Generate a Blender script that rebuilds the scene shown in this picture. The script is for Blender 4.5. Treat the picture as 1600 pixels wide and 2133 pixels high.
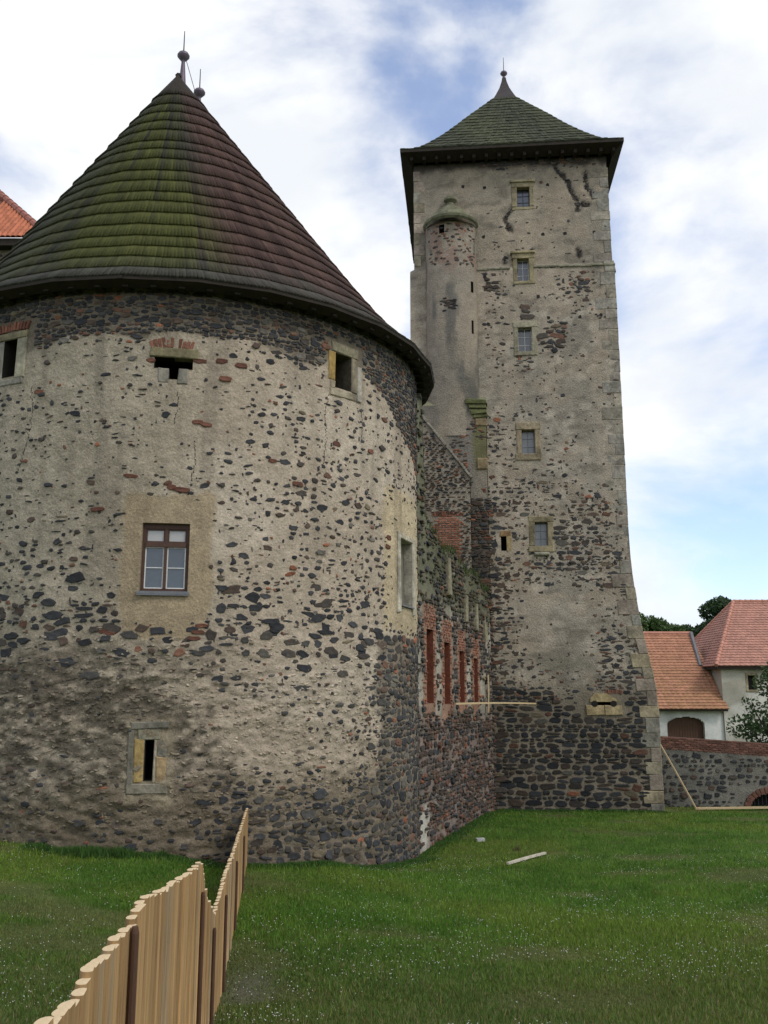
import bpy, math, random
import numpy as np
from mathutils import Matrix, Vector

# ------------------------------------------------------------------ camera, sky, sun, exposure
for o in list(bpy.data.objects): bpy.data.objects.remove(o, do_unlink=True)
SC = bpy.context.scene
COL = SC.collection
ZUP = 4.7                     # eye height above the lowest lawn; heights below are written from the eye, all shifted up at the end
cam = bpy.data.cameras.new('camera')
camo = bpy.data.objects.new('camera', cam); COL.objects.link(camo)
cam.sensor_fit = 'HORIZONTAL'; cam.sensor_width = 32.0; cam.lens = 32.0 * 1900 / 1600
cam.clip_start = 0.1; cam.clip_end = 3000
TILT = math.atan(373.5 / 1900)
camo.location = (0, 0, 0); camo.rotation_euler = (math.pi / 2 + TILT, 0, 0)
SC.camera = camo

SUN_EL, SUN_AZ = math.radians(46), math.radians(128)     # azimuth clockwise from +Y (the view direction)
world = bpy.data.worlds.new('World'); SC.world = world; world.use_nodes = True
nt = world.node_tree; nt.nodes.clear()
def wn(t, **k):
    n = nt.nodes.new(t)
    for a, b in k.items(): setattr(n, a, b)
    return n
sky = wn('ShaderNodeTexSky', sky_type='NISHITA', sun_disc=False, sun_elevation=SUN_EL, sun_rotation=SUN_AZ, air_density=1.0, dust_density=0.6, ozone_density=1.6)
bg = wn('ShaderNodeBackground'); bg.inputs['Strength'].default_value = 0.15
out = wn('ShaderNodeOutputWorld')
tc = wn('ShaderNodeTexCoord')
mp = wn('ShaderNodeMapping'); mp.inputs['Scale'].default_value = (1.0, 1.0, 1.7); mp.inputs['Location'].default_value = (-7.24, 3.42, 3.64)
nz = wn('ShaderNodeTexNoise', noise_dimensions='3D'); nz.inputs['Scale'].default_value = 2.6; nz.inputs['Detail'].default_value = 9; nz.inputs['Roughness'].default_value = 0.53; nz.inputs['Distortion'].default_value = 0.35
nz2 = wn('ShaderNodeTexNoise'); nz2.inputs['Scale'].default_value = 4.5; nz2.inputs['Detail'].default_value = 7; nz2.inputs['Roughness'].default_value = 0.55
rmp = wn('ShaderNodeMapRange', interpolation_type='SMOOTHSTEP'); rmp.inputs[1].default_value = 0.36; rmp.inputs[2].default_value = 0.56; rmp.inputs[3].default_value = 0.16
cmix = wn('ShaderNodeMix', data_type='RGBA'); cmix.inputs['A'].default_value = (6.0, 6.25, 6.6, 1); cmix.inputs['B'].default_value = (7.2, 7.25, 7.3, 1)
r2 = wn('ShaderNodeMapRange', interpolation_type='SMOOTHSTEP'); r2.inputs[1].default_value = 0.36; r2.inputs[2].default_value = 0.60
smix = wn('ShaderNodeMix', data_type='RGBA')
boost = wn('ShaderNodeVectorMath', operation='MULTIPLY'); boost.inputs[1].default_value = (1.30, 1.36, 1.52)
L = nt.links.new
L(tc.outputs['Generated'], mp.inputs['Vector']); L(mp.outputs['Vector'], nz.inputs['Vector']); L(mp.outputs['Vector'], nz2.inputs['Vector'])
L(nz.outputs['Fac'], rmp.inputs[0]); L(nz2.outputs['Fac'], r2.inputs[0]); L(r2.outputs[0], cmix.inputs['Factor'])
L(sky.outputs['Color'], boost.inputs[0])
L(rmp.outputs[0], smix.inputs['Factor']); L(boost.outputs[0], smix.inputs['A']); L(cmix.outputs['Result'], smix.inputs['B'])
L(smix.outputs['Result'], bg.inputs['Color']); L(bg.outputs['Background'], out.inputs['Surface'])

sl = bpy.data.lights.new('sun', 'SUN'); sl.energy = 1.5; sl.angle = math.radians(14); sl.color = (1.0, 0.95, 0.87)
so = bpy.data.objects.new('sun', sl); COL.objects.link(so)
sd = Vector((math.sin(SUN_AZ) * math.cos(SUN_EL), math.cos(SUN_AZ) * math.cos(SUN_EL), math.sin(SUN_EL)))
so.rotation_euler = (-sd).to_track_quat('-Z', 'Y').to_euler(); so.location = (20, -20, 40)
SC.view_settings.view_transform = 'Standard'; SC.view_settings.look = 'None'
SC.view_settings.exposure = 0.0; SC.view_settings.gamma = 1.0; SC.view_settings.use_curve_mapping = False
SC.cycles.max_bounces = 6; SC.cycles.diffuse_bounces = 3

# ------------------------------------------------------------------ helpers
RNG = np.random.default_rng(11)
random.seed(5)
def sstep(a, b, x):
    t = np.clip((np.asarray(x, float) - a) / (b - a), 0, 1); return t * t * (3 - 2 * t)
def _h(i, j, s):
    n = (i * 374761393 + j * 668265263 + s * 362437) & 0x7fffffff
    n = ((n ^ (n >> 13)) * 1274126177) & 0x7fffffff
    return ((n ^ (n >> 16)) & 0xffff) / 65535.0
def vnoise(x, y, s=0):
    x = np.asarray(x, float); y = np.asarray(y, float)
    i = np.floor(x).astype(np.int64); j = np.floor(y).astype(np.int64)
    fx = x - i; fy = y - j; fx = fx * fx * (3 - 2 * fx); fy = fy * fy * (3 - 2 * fy)
    a = _h(i, j, s); b = _h(i + 1, j, s); c = _h(i, j + 1, s); d = _h(i + 1, j + 1, s)
    return (a * (1 - fx) + b * fx) * (1 - fy) + (c * (1 - fx) + d * fx) * fy
def fbm(x, y, s=0, o=4, g=0.5):
    t = 0; a = 1; n = 0
    for k in range(o):
        t = t + a * vnoise(x * 2 ** k, y * 2 ** k, s + 17 * k); n += a; a *= g
    return t / n
def polyd(u, v, pts):
    d = np.full(np.shape(u), 1e9)
    for (x0, y0), (x1, y1) in zip(pts[:-1], pts[1:]):
        dx, dy = x1 - x0, y1 - y0
        t = np.clip(((u - x0) * dx + (v - y0) * dy) / (dx * dx + dy * dy), 0, 1)
        d = np.minimum(d, np.hypot(u - x0 - t * dx, v - y0 - t * dy))
    return d

class G:                                   # collects polygons into one mesh
    def __init__(s): s.v = []; s.f = []; s.c = []; s.m = []; s.n = 0
    def add(s, v, f, c=None, mi=0):
        v = np.asarray(v, float).reshape(-1, 3); s.v.append(v)
        for q in f: s.f.append([i + s.n for i in q]); s.m.append(mi)
        s.c.append(np.tile(np.array(list(c if c is not None else (1, 1, 1))[:3], float), (len(v), 1)) if c is None or np.ndim(c) == 1 else np.asarray(c, float)[:, :3])
        s.n += len(v)
    def box(s, M, x0, x1, y0, y1, z0, z1, c=None, mi=0):
        v = [(x, y, z) for x in (x0, x1) for y in (y0, y1) for z in (z0, z1)]
        v = [tuple(M @ Vector(p)) for p in v]
        s.add(v, [(0, 1, 3, 2), (4, 6, 7, 5), (0, 4, 5, 1), (2, 3, 7, 6), (0, 2, 6, 4), (1, 5, 7, 3)], c, mi)
    def block(s, M, x0, x1, y0, y1, z0, z1, c=None, ch=0.02, jit=0.01):   # dressed stone: chamfered outer face (outer = -y local is inside, +y outside)
        r = lambda: random.uniform(-jit, jit)
        o = [(x0 + r(), z0 + r()), (x1 + r(), z0 + r()), (x1 + r(), z1 + r()), (x0 + r(), z1 + r())]
        sx = [1, -1, -1, 1]; sz = [1, 1, -1, -1]
        v = [(p[0], y0, p[1]) for p in o] + [(p[0], y1 - ch, p[1]) for p in o] + [(p[0] + ch * a, y1 + r() * .5, p[1] + ch * b) for p, a, b in zip(o, sx, sz)]
        v = [tuple(M @ Vector(p)) for p in v]
        f = []
        for k in range(4):
            j = (k + 1) % 4
            f += [(k, j, 4 + j, 4 + k), (4 + k, 4 + j, 8 + j, 8 + k)]
        f += [(8, 9, 10, 11), (3, 2, 1, 0)]
        s.add(v, f, c)
    def tube(s, pts, rad, n=8, c=None, cap=True):
        pts = [Vector(p) for p in pts]; rings = []
        for k, p in enumerate(pts):
            d = (pts[min(k + 1, len(pts) - 1)] - pts[max(k - 1, 0)]).normalized()
            a = d.orthogonal().normalized() if abs(d.z) < .95 else Vector((1, 0, 0)); a = (a - d * a.dot(d)).normalized(); b = d.cross(a)
            r = rad[k] if hasattr(rad, '__len__') else rad
            rings += [tuple(p + (a * math.cos(2 * math.pi * i / n) + b * math.sin(2 * math.pi * i / n)) * r) for i in range(n)]
        f = []
        for k in range(len(pts) - 1):
            for i in range(n):
                j = (i + 1) % n; f.append((k * n + i, k * n + j, (k + 1) * n + j, (k + 1) * n + i))
        if cap: f += [tuple(range(n - 1, -1, -1)), tuple((len(pts) - 1) * n + i for i in range(n))]
        s.add(rings, f, c)
    def lathe(s, cx, cy, prof, n=24, c=None, a0=0, a1=2 * math.pi):
        v = []; f = []; full = abs(a1 - a0 - 2 * math.pi) < 1e-6; m = n if full else n + 1
        for r, z in prof:
            for i in range(m):
                a = a0 + (a1 - a0) * i / n; v.append((cx + r * math.sin(a), cy - r * math.cos(a), z))
        for k in range(len(prof) - 1):
            for i in range(n):
                j = (i + 1) % m; f.append((k * m + i, k * m + j, (k + 1) * m + j, (k + 1) * m + i))
        s.add(v, f, c)
    def mesh(s, name, mats, smooth=False):
        me = bpy.data.meshes.new(name)
        V = np.concatenate(s.v); me.from_pydata(V.tolist(), [], s.f)
        cc = np.concatenate(s.c); at = me.color_attributes.new('Col', 'FLOAT_COLOR', 'POINT')
        at.data.foreach_set('color', np.hstack([cc, np.ones((len(cc), 1))]).astype(np.float32).ravel())
        for m in (mats if isinstance(mats, (list, tuple)) else [mats]): me.materials.append(m)
        if any(s.m): me.polygons.foreach_set('material_index', s.m)
        if smooth: me.polygons.foreach_set('use_smooth', [True] * len(me.polygons))
        me.update(); return me
    def obj(s, name, mats, parent=None, smooth=False):
        return link(name, s.mesh(name, mats, smooth), parent)
def npmesh(name, V, F, mat, C=None, smooth=False):          # big meshes: V (n,3), F (m,k) of one size
    me = bpy.data.meshes.new(name); k = F.shape[1]
    me.vertices.add(len(V)); me.vertices.foreach_set('co', np.asarray(V, np.float32).ravel())
    me.loops.add(F.size); me.loops.foreach_set('vertex_index', F.astype(np.int32).ravel())
    me.polygons.add(len(F)); me.polygons.foreach_set('loop_start', (np.arange(len(F)) * k).astype(np.int32))
    me.polygons.foreach_set('loop_total', np.full(len(F), k, np.int32))
    if smooth: me.polygons.foreach_set('use_smooth', np.ones(len(F), bool))
    me.update(calc_edges=True)
    if C is not None:
        at = me.color_attributes.new('Col', 'FLOAT_COLOR', 'POINT')
        at.data.foreach_set('color', np.hstack([C[:, :3], np.ones((len(C), 1))]).astype(np.float32).ravel())
    me.materials.append(mat); return me
def link(name, me, parent=None):
    o = bpy.data.objects.new(name, me); COL.objects.link(o)
    if parent is not None: setpar(o, parent)
    return o
WM = {}
def setpar(o, p):
    o.parent = p; o.matrix_parent_inverse = WM.get(p.name, Matrix.Identity(4)).inverted()
def tag(o, label=None, cat=None, group=None, kind=None):
    for k, v in (('label', label), ('category', cat), ('group', group), ('kind', kind)):
        if v: o[k] = v
    return o
def thing(name, loc, label, cat, group=None):
    o = bpy.data.objects.new(name, None); COL.objects.link(o); o.location = loc; o.empty_display_size = 0.3
    WM[o.name] = Matrix.Translation(loc); return tag(o, label, cat, group)

# ------------------------------------------------------------------ materials
def mat(name, rough=0.9, bump=0.3, bscale=30, color=None, src='attr', n1=(6, .35), n2=(45, .25), spec=0.25, stretch=None, bdist=0.02, metal=0.0):
    m = bpy.data.materials.new(name); m.use_nodes = True; t = m.node_tree; N = t.nodes; b = N['Principled BSDF']
    b.inputs['Roughness'].default_value = rough; b.inputs['Specular IOR Level'].default_value = spec; b.inputs['Metallic'].default_value = metal
    if src == 'attr': s = N.new('ShaderNodeVertexColor'); s.layer_name = 'Col'; cs = s.outputs['Color']
    elif src == 'obj': s = N.new('ShaderNodeObjectInfo'); cs = s.outputs['Color']
    else: s = N.new('ShaderNodeRGB'); s.outputs[0].default_value = (*color, 1); cs = s.outputs[0]
    tcn = N.new('ShaderNodeTexCoord'); vec = tcn.outputs['Object']
    if stretch:
        mpn = N.new('ShaderNodeMapping'); mpn.inputs['Scale'].default_value = stretch; t.links.new(vec, mpn.inputs['Vector']); vec = mpn.outputs['Vector']
    for sc_, am in (n1, n2):
        if am <= 0: continue
        q = N.new('ShaderNodeTexNoise'); q.inputs['Scale'].default_value = sc_; q.inputs['Detail'].default_value = 5; q.inputs['Roughness'].default_value = .6; t.links.new(vec, q.inputs['Vector'])
        r = N.new('ShaderNodeMapRange'); r.inputs[1].default_value = .25; r.inputs[2].default_value = .75; r.inputs[3].default_value = 1 - am; r.inputs[4].default_value = 1 + am; t.links.new(q.outputs['Fac'], r.inputs[0])
        x = N.new('ShaderNodeVectorMath'); x.operation = 'SCALE'; t.links.new(cs, x.inputs[0]); t.links.new(r.outputs[0], x.inputs['Scale']); cs = x.outputs[0]
    t.links.new(cs, b.inputs['Base Color'])
    if bump:
        q = N.new('ShaderNodeTexNoise'); q.inputs['Scale'].default_value = bscale; q.inputs['Detail'].default_value = 6; q.inputs['Roughness'].default_value = .65; t.links.new(vec, q.inputs['Vector'])
        bn = N.new('ShaderNodeBump'); bn.inputs['Strength'].default_value = bump; bn.inputs['Distance'].default_value = bdist; t.links.new(q.outputs['Fac'], bn.inputs['Height']); t.links.new(bn.outputs['Normal'], b.inputs['Normal'])
    return m
M_PLASTER = mat('old_plaster', .95, 1.0, 14, n1=(3, .18), n2=(20, .30), bdist=.04)
M_STONE_A = mat('rubble_stone', .85, .7, 14, n1=(7, .35), n2=(40, .3), bdist=.02)
M_STONE_O = mat('picked_stone', .85, .7, 14, src='obj', n1=(7, .35), n2=(40, .3), bdist=.02)
M_DRESS = mat('dressed_sandstone', .92, .9, 9, n1=(1.7, .55), n2=(9, .35), bdist=.03)
M_SHINGLE = mat('wood_shingle', .8, .5, 9, n1=(2, .18), n2=(12, .3), stretch=(4, 4, .7), bdist=.01)
M_DARKWOOD = mat('dark_timber', .85, .5, 10, color=(.030, .024, .018), src='rgb', n1=(4, .3))
M_DARK = mat('dark_interior', .95, 0, 10, color=(.02, .018, .015), src='rgb', n1=(4, .2), n2=(4, 0))
M_WOOD = mat('peeled_log', .75, .5, 7, src='obj', n1=(2.0, .38), n2=(9, .3), stretch=(7, 7, .5), bdist=.006)
M_ENDWOOD = mat('cut_log_end', .8, .2, 60, src='rgb', color=(.60, .46, .28), n1=(10, .15), n2=(60, .1), bdist=.004)
M_POST = mat('stained_post', .7, .3, 9, src='rgb', color=(.085, .045, .028), n1=(3, .2), stretch=(7, 7, .6), bdist=.005)
M_BROWN = mat('brown_frame', .55, .15, 25, src='rgb', color=(.075, .040, .028), n1=(5, .2), bdist=.004)
M_WHITE = mat('white_paint', .6, .1, 25, src='rgb', color=(.62, .62, .60), n1=(5, .08), n2=(30, .05), bdist=.003)
M_TILE = mat('clay_tile', .8, .3, 18, n1=(2, .15), n2=(9, .25), bdist=.01)
M_WASH = mat('limewash', .92, .5, 10, n1=(1.2, .12), n2=(9, .12), bdist=.02)
M_COPPER = mat('oxidised_copper', .5, .2, 14, src='rgb', color=(.13, .105, .135), n1=(4, .2), metal=.3, bdist=.004)
M_LEAD = mat('lead_sheet', .5, .2, 14, src='rgb', color=(.17, .175, .185), n1=(4, .2), metal=.3, bdist=.004)
M_IRON = mat('iron', .6, .2, 30, src='rgb', color=(.03, .03, .032), n1=(8, .2), bdist=.003)
M_PLANK = mat('pale_plank', .75, .3, 8, src='rgb', color=(.50, .38, .22), n1=(3, .15), stretch=(3, 3, 3), bdist=.005)
M_BARK = mat('bark', .95, .8, 12, src='rgb', color=(.06, .05, .038), n1=(5, .3), bdist=.03)
def leafmat(name, tr=0.25):
    m = bpy.data.materials.new(name); m.use_nodes = True; t = m.node_tree; N = t.nodes; b = N['Principled BSDF']
    s = N.new('ShaderNodeVertexColor'); s.layer_name = 'Col'; t.links.new(s.outputs['Color'], b.inputs['Base Color'])
    b.inputs['Roughness'].default_value = .6; b.inputs['Specular IOR Level'].default_value = .25
    tl = N.new('ShaderNodeBsdfTranslucent'); t.links.new(s.outputs['Color'], tl.inputs['Color'])
    mx = N.new('ShaderNodeMixShader'); mx.inputs[0].default_value = tr; o = N['Material Output']
    t.links.new(b.outputs[0], mx.inputs[1]); t.links.new(tl.outputs[0], mx.inputs[2]); t.links.new(mx.outputs[0], o.inputs['Surface']); return m
M_LEAF = leafmat('leaf'); M_GRASS = leafmat('grass_blade', .3)
def glass(name, col, rough=.06):
    m = bpy.data.materials.new(name); m.use_nodes = True; b = m.node_tree.nodes['Principled BSDF']
    b.inputs['Base Color'].default_value = (*col, 1); b.inputs['Roughness'].default_value = rough; b.inputs['Specular IOR Level'].default_value = .9; b.inputs['IOR'].default_value = 1.55
    N = m.node_tree.nodes; q = N.new('ShaderNodeTexNoise'); q.inputs['Scale'].default_value = 3; bn = N.new('ShaderNodeBump'); bn.inputs['Strength'].default_value = .06; bn.inputs['Distance'].default_value = .05
    m.node_tree.links.new(q.outputs['Fac'], bn.inputs['Height']); m.node_tree.links.new(bn.outputs['Normal'], b.inputs['Normal']); return m
M_GLASS = glass('window_glass', (.035, .042, .052)); M_GLASS_OLD = glass('old_glass', (.05, .055, .065), .2); M_BLIND = glass('blind_behind_glass', (.36, .35, .34), .25)
M_GLASS_PALE = glass('pale_glass', (.13, .135, .135), .3)  # paler, rougher panes for the lower keep windows

# stone palettes (real colours of the rubble)
PAL = np.array([(.033, .034, .037), (.050, .050, .052), (.062, .052, .044), (.085, .060, .046), (.13, .068, .046), (.24, .095, .052), (.13, .12, .10), (.16, .13, .085)])
def pick(n, w):
    w = np.asarray(w, float); w = w / w.sum()
    c = PAL[RNG.choice(len(PAL), n, p=w)]; return c * RNG.uniform(.75, 1.3, (n, 1))

# ------------------------------------------------------------------ masonry on a wall surface
def stones_layout(u0, u1, v0, v1, hmin, hmax, aspect=(1.1, 2.4)):
    S = []; v = v0
    while v < v1:
        h = RNG.uniform(hmin, hmax); u = u0 + RNG.uniform(-.3, 0)
        while u < u1:
            w = h * RNG.uniform(*aspect); hh = h
            if RNG.random() < .18: S.append((u + w / 2, v + h * .25, w / 2, h * .22)); S.append((u + w / 2, v + h * .75, w / 2, h * .22))
            else: S.append((u + w / 2, v + h / 2 + RNG.uniform(-.15, .15) * h, w / 2, hh / 2 * RNG.uniform(.85, 1.12)))
            u += w
        v += h
    return np.array(S)
NV = 9
def stone_verts(pos, nrm, dsp, u, v, a, b, h, rect=3.0, jit=.13, rot=.12):
    """vertices (n, 3*NV, 3) of cushion-shaped stones set in the surface"""
    n = len(u); ph = (np.arange(NV)[None, :] + RNG.uniform(-.42, .42, (n, NV))) * 2 * np.pi / NV + RNG.uniform(0, 1, (n, 1))
    rect = np.broadcast_to(np.reshape(rect, (-1, 1)), (n, 1)); jit = np.broadcast_to(np.reshape(jit, (-1, 1)), (n, 1))
    r = 1 / (np.abs(np.cos(ph)) ** rect + np.abs(np.sin(ph)) ** rect) ** (1 / rect) * (1 + RNG.uniform(-1.3, .8, (n, NV)) * jit)
    x = r * np.cos(ph) * a[:, None]; y = r * np.sin(ph) * b[:, None]
    ro = RNG.normal(0, rot, (n, 1)); x, y = x * np.cos(ro) - y * np.sin(ro), x * np.sin(ro) + y * np.cos(ro)
    tx = RNG.normal(0, .25, (n, 1)); ty = RNG.normal(0, .25, (n, 1))
    out = []
    for sc_, hh in ((1.0, -.03), (.95, .8), (.70, 1.0)):
        U = u[:, None] + x * sc_; Vv = v[:, None] + y * sc_
        H = (h[:, None] * hh if hh > 0 else np.full((n, NV), hh)) + (0 if hh < 0 else h[:, None] * (x / a[:, None] * tx + y / b[:, None] * ty) * .5 + RNG.uniform(-.1, .1, (n, NV)) * h[:, None])
        P = pos(U, Vv) + nrm(U, Vv) * (H + dsp(u, v)[:, None])[..., None]; out.append(P)
    return np.concatenate(out, 1)
SF4 = np.array([(k * NV + i, k * NV + (i + 1) % NV, (k + 1) * NV + (i + 1) % NV, (k + 1) * NV + i) for k in range(2) for i in range(NV)])
SCAP = np.array([(2 * NV, 2 * NV + i, 2 * NV + i + 1, 2 * NV + i + 1) for i in range(1, NV - 1)])[:, :3]
def project_area(P, a, b):
    d = np.linalg.norm(P, axis=1); return a * b / d ** 2
def in_view(P):
    F = P[:, 1] * math.cos(TILT) + P[:, 2] * math.sin(TILT); U = -P[:, 1] * math.sin(TILT) + P[:, 2] * math.cos(TILT)
    return (F > 1) & (np.abs(P[:, 0] / F) < .425) & (np.abs(U / F) < .565)
def set_stones(wall, surf, S, C, h, nparts, name='stone', massname='rubble_stones', rect=3.0, jit=.13, rot=.12, facing=None):
    u, v, a, b = S.T
    V = stone_verts(surf.pos, surf.nrm, surf.dsp, u, v, a, b, h, rect, jit, rot)
    P = V[:, 2 * NV:].mean(1); nn = surf.nrm(u, v); cosv = -(P * nn).sum(1) / np.linalg.norm(P, axis=1)
    score = project_area(P, a, b) * np.clip(cosv, 0, 1) * in_view(P)
    order = np.argsort(-score); big = order[:nparts]; big = big[score[big] > 0]; rest = np.setdiff1d(np.arange(len(u)), big)
    faces = [tuple(q) for q in SF4] + [tuple(range(2 * NV, 3 * NV))]
    for i in big:
        me = bpy.data.meshes.new(name); c = P[i]; me.from_pydata((V[i] - c).tolist(), [], faces); me.materials.append(M_STONE_O)
        o = link(name, me, wall); o.location = c; o.color = (*C[i], 1)
    if len(rest):
        VV = V[rest].reshape(-1, 3); base = (np.arange(len(rest)) * 3 * NV)[:, None, None]
        CC = np.repeat(C[rest], 3 * NV, 0)
        F = np.concatenate([(SF4[None] + base).reshape(-1, 4)], 0); Ft = (SCAP[None] + base).reshape(-1, 3)
        Fall = np.concatenate([F[:, [0, 1, 2]], F[:, [0, 2, 3]], Ft])
        o = link(massname, npmesh(massname, VV, Fall, M_STONE_A, CC), wall); o['kind'] = 'stuff'
class Surf:
    def __init__(s, pos, nrm, dsp): s.pos, s.nrm, s.dsp = pos, nrm, dsp
def inrects(u, v, rects, pad=0.0):
    m = np.zeros(np.shape(u), bool)
    for a, b, c, d in rects: m |= (u > a - pad) & (u < b + pad) & (v > c - pad) & (v < d + pad)
    return m
def wall_grid(name, surf, U, V, holes, mat_, colf, parent):
    def fit(A, E):
        st = np.median(np.diff(A)); E = np.array(sorted(set(E)), float)
        return np.unique(np.concatenate([A[np.abs(A[:, None] - E[None]).min(1) > st * .55], E])) if len(E) else A
    U = fit(U, [x for h in holes for x in h[:2]]); V = fit(V, [x for h in holes for x in h[2:]])
    UU, VV = np.meshgrid(U, V); k = np.ones_like(UU)
    for h in holes:
        dx = np.maximum(np.maximum(h[0] - UU, UU - h[1]), 0); dy = np.maximum(np.maximum(h[2] - VV, VV - h[3]), 0); k *= sstep(.0, .12, np.hypot(dx, dy))
    P = surf.pos(UU, VV) + surf.nrm(UU, VV) * (surf.dsp(UU, VV) * k)[..., None]
    C = colf(UU, VV).reshape(-1, 3)
    nu = len(U); I = np.arange(len(U) * len(V)).reshape(len(V), nu)
    F = np.stack([I[:-1, :-1], I[:-1, 1:], I[1:, 1:], I[1:, :-1]], -1)
    uc = (UU[:-1, :-1] + UU[1:, 1:]) / 2; vc = (VV[:-1, :-1] + VV[1:, 1:]) / 2
    F = F[~inrects(uc, vc, holes)]
    return link(name, npmesh(name, P.reshape(-1, 3), F.reshape(-1, 4), mat_, C, True), parent)
def frame_at(surf, u, v):               # local axes: x along the wall to the right, y outwards, z up
    p = Vector(surf.pos(np.array([u]), np.array([v]))[0]); n = Vector(surf.nrm(np.array([u]), np.array([v]))[0])
    z = Vector((0, 0, 1)); x = n.cross(z) * -1; x.normalize()
    return Matrix(((x.x, n.x, 0, p.x), (x.y, n.y, 0, p.y), (x.z, n.z, 1, p.z), (0, 0, 0, 1)))
def reveal(name, surf, h, depth, mats, parent, cside, cback, inset=0.0):
    u0, u1, v0, v1 = h; c = surf.pos(np.array([u0, u1, u1, u0]), np.array([v0, v0, v1, v1]))
    n = surf.nrm(np.array([(u0 + u1) / 2]), np.array([(v0 + v1) / 2]))[0]
    f_ = c + n * .01; b = c - n * depth; g = G()
    v = list(f_) + list(b)
    g.add(v, [(0, 1, 5, 4), (1, 2, 6, 5), (2, 3, 7, 6), (3, 0, 4, 7)], cside)
    g.add(list(b), [(0, 1, 2, 3)], cback)
    return g.obj(name, mats, parent)

# ------------------------------------------------------------------ ground
GP = np.array([(-2, 12, -3.8), (-2.7, 18, -3.8), (-3.1, 20.9, -3.72), (-5.0, 20.4, -3.36), (-8.3, 20.7, -3.19), (-2.15, 21.5, -3.84), (0, 23.8, -4.22), (.65, 25.2, -4.42), (1.0, 26.8, -4.58), (2, 30, -4.5), (3.5, 35, -4.45),
  (10.6, 36.9, -4.58), (5, 37, -4.6), (14, 38.7, -4.66), (20, 39, -4.66), (8, 20, -4.1), (6, 12, -3.8), (14, 25, -4.35), (-8, 14, -3.5), (-14, 16, -3.35), (3, 16, -3.95), (3, 22, -4.2), (0, 70, -4.7), (30, 60, -4.7), (-40, 60, -4.7), (40, 20, -4.4), (-40, 10, -3.4), (0, 150, -4.7), (100, 100, -4.7), (-100, 100, -4.7)])
def ground_z(x, y):
    x = np.asarray(x, float); y = np.asarray(y, float); num = 0; den = 0
    for px, py, pz in GP:
        w = 1 / ((x - px) ** 2 + (y - py) ** 2 + 1.2) ** 1.6; num = num + w * pz; den = den + w
    z = num / den
    b = np.interp(y, [-60, 0, 3, 5.2, 8.9, 10, 11, 12.2], [-1.7, -1.75, -2.2, -2.42, -2.98, -3.42, -3.62, -3.8])
    k = sstep(14.5, 11.5, y); return z * (1 - k) + np.minimum(b, b) * k + .03 * (fbm(x * .6, y * .6, 91, 3) - .5)
def gz(x, y): return float(ground_z(np.array([x]), np.array([y]))[0])

# ------------------------------------------------------------------ ROUND TOWER
CX, CY, R = -6.1, 27.5, 7.1
BACK = 2.6
_N = [-60, -25, 9.2, 45, 59.2, 75, 90, 103]; _O = [-36, -10.2, 16.4, 48.7, 61.9, 77.5, 91, 103]
def TH(u): return np.interp(np.degrees(u / R), _N, _O)                     # survey angle of a point on the wall
def UA(t): return R * math.radians(float(np.interp(t, _O, _N)))
def rt_pos(u, v):
    th = u / R; return np.stack([CX + R * np.sin(th), CY - R * np.cos(th), v + 0 * th], -1)
def rt_nrm(u, v):
    th = u / R; return np.stack([np.sin(th), -np.cos(th), 0 * th + 0 * v], -1)
def rt_patch(th, z):        # smooth newer plaster round the window
    w = .35 * (fbm(th * .35, z * 1.5, 5, 3) - .5)
    return sstep(.12, -.04, np.maximum(np.abs(th - 17.2) - 6.6 + 1.0 * sstep(2.2, 1.2, z) + 14 * w * .25, 0) / 8 + np.maximum(np.maximum(z - 4.42, 1.25 - z) + w, 0))
def rt_rough(th, z):
    w = 1.5 * (fbm(th * .06, z * .35, 21, 3) - .5) + .8 * (fbm(th * .25, z * 1.6, 22, 4, .6) - .5)
    return sstep(2.0, -.2, z + 1.3 * w + .012 * (th - 20)) * sstep(72, 52, th)
def rt_dsp(u, v):
    th = TH(u); rg = rt_rough(th, v); pt = rt_patch(th, v)
    a = .05 * (fbm(u * .5, v * .5, 1, 3) - .5) + .045 * (fbm(u * 2.2, v * 2.6, 2, 4) - .5) + .030 * (fbm(u * 8, v * 10, 12, 2) - .5)
    r = np.abs(fbm(u * 2.0, v * 4.6, 3, 4, .6) - .5) * 2
    return a * (1 - .75 * pt) + rg * (  .15 * (fbm(u * 1.4 + .5 * v, v * 3.0, 6, 5, .62) - .5) + .07 * r + .085 * (fbm(u * 5 + v, v * 10, 7, 3, .65) - .5) - .01)
RT = Surf(rt_pos, rt_nrm, rt_dsp)
D = math.radians
RT_WIN = (R * D(4.95), R * D(13.45), 2.21, 3.77)
RT_SLIT = (R * D(7.25), R * D(8.85), -1.90, -1.03)
RT_TL = (R * D(-26.8), R * D(-23.4), 7.48, 8.42)
RT_K1 = (R * D(5.5), R * D(12.7), 7.48, 7.75); RT_K2 = (R * D(8.3), R * D(10.15), 7.22, 7.48)
RT_RW = (R * D(43.0), R * D(47.5), 7.65, 8.58)
RT_OB = (R * D(66.9), R * D(76.0), 2.26, 4.13)
RT_HOLES = [RT_WIN, RT_SLIT, RT_TL, RT_K1, RT_K2, RT_RW, RT_OB]
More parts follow.
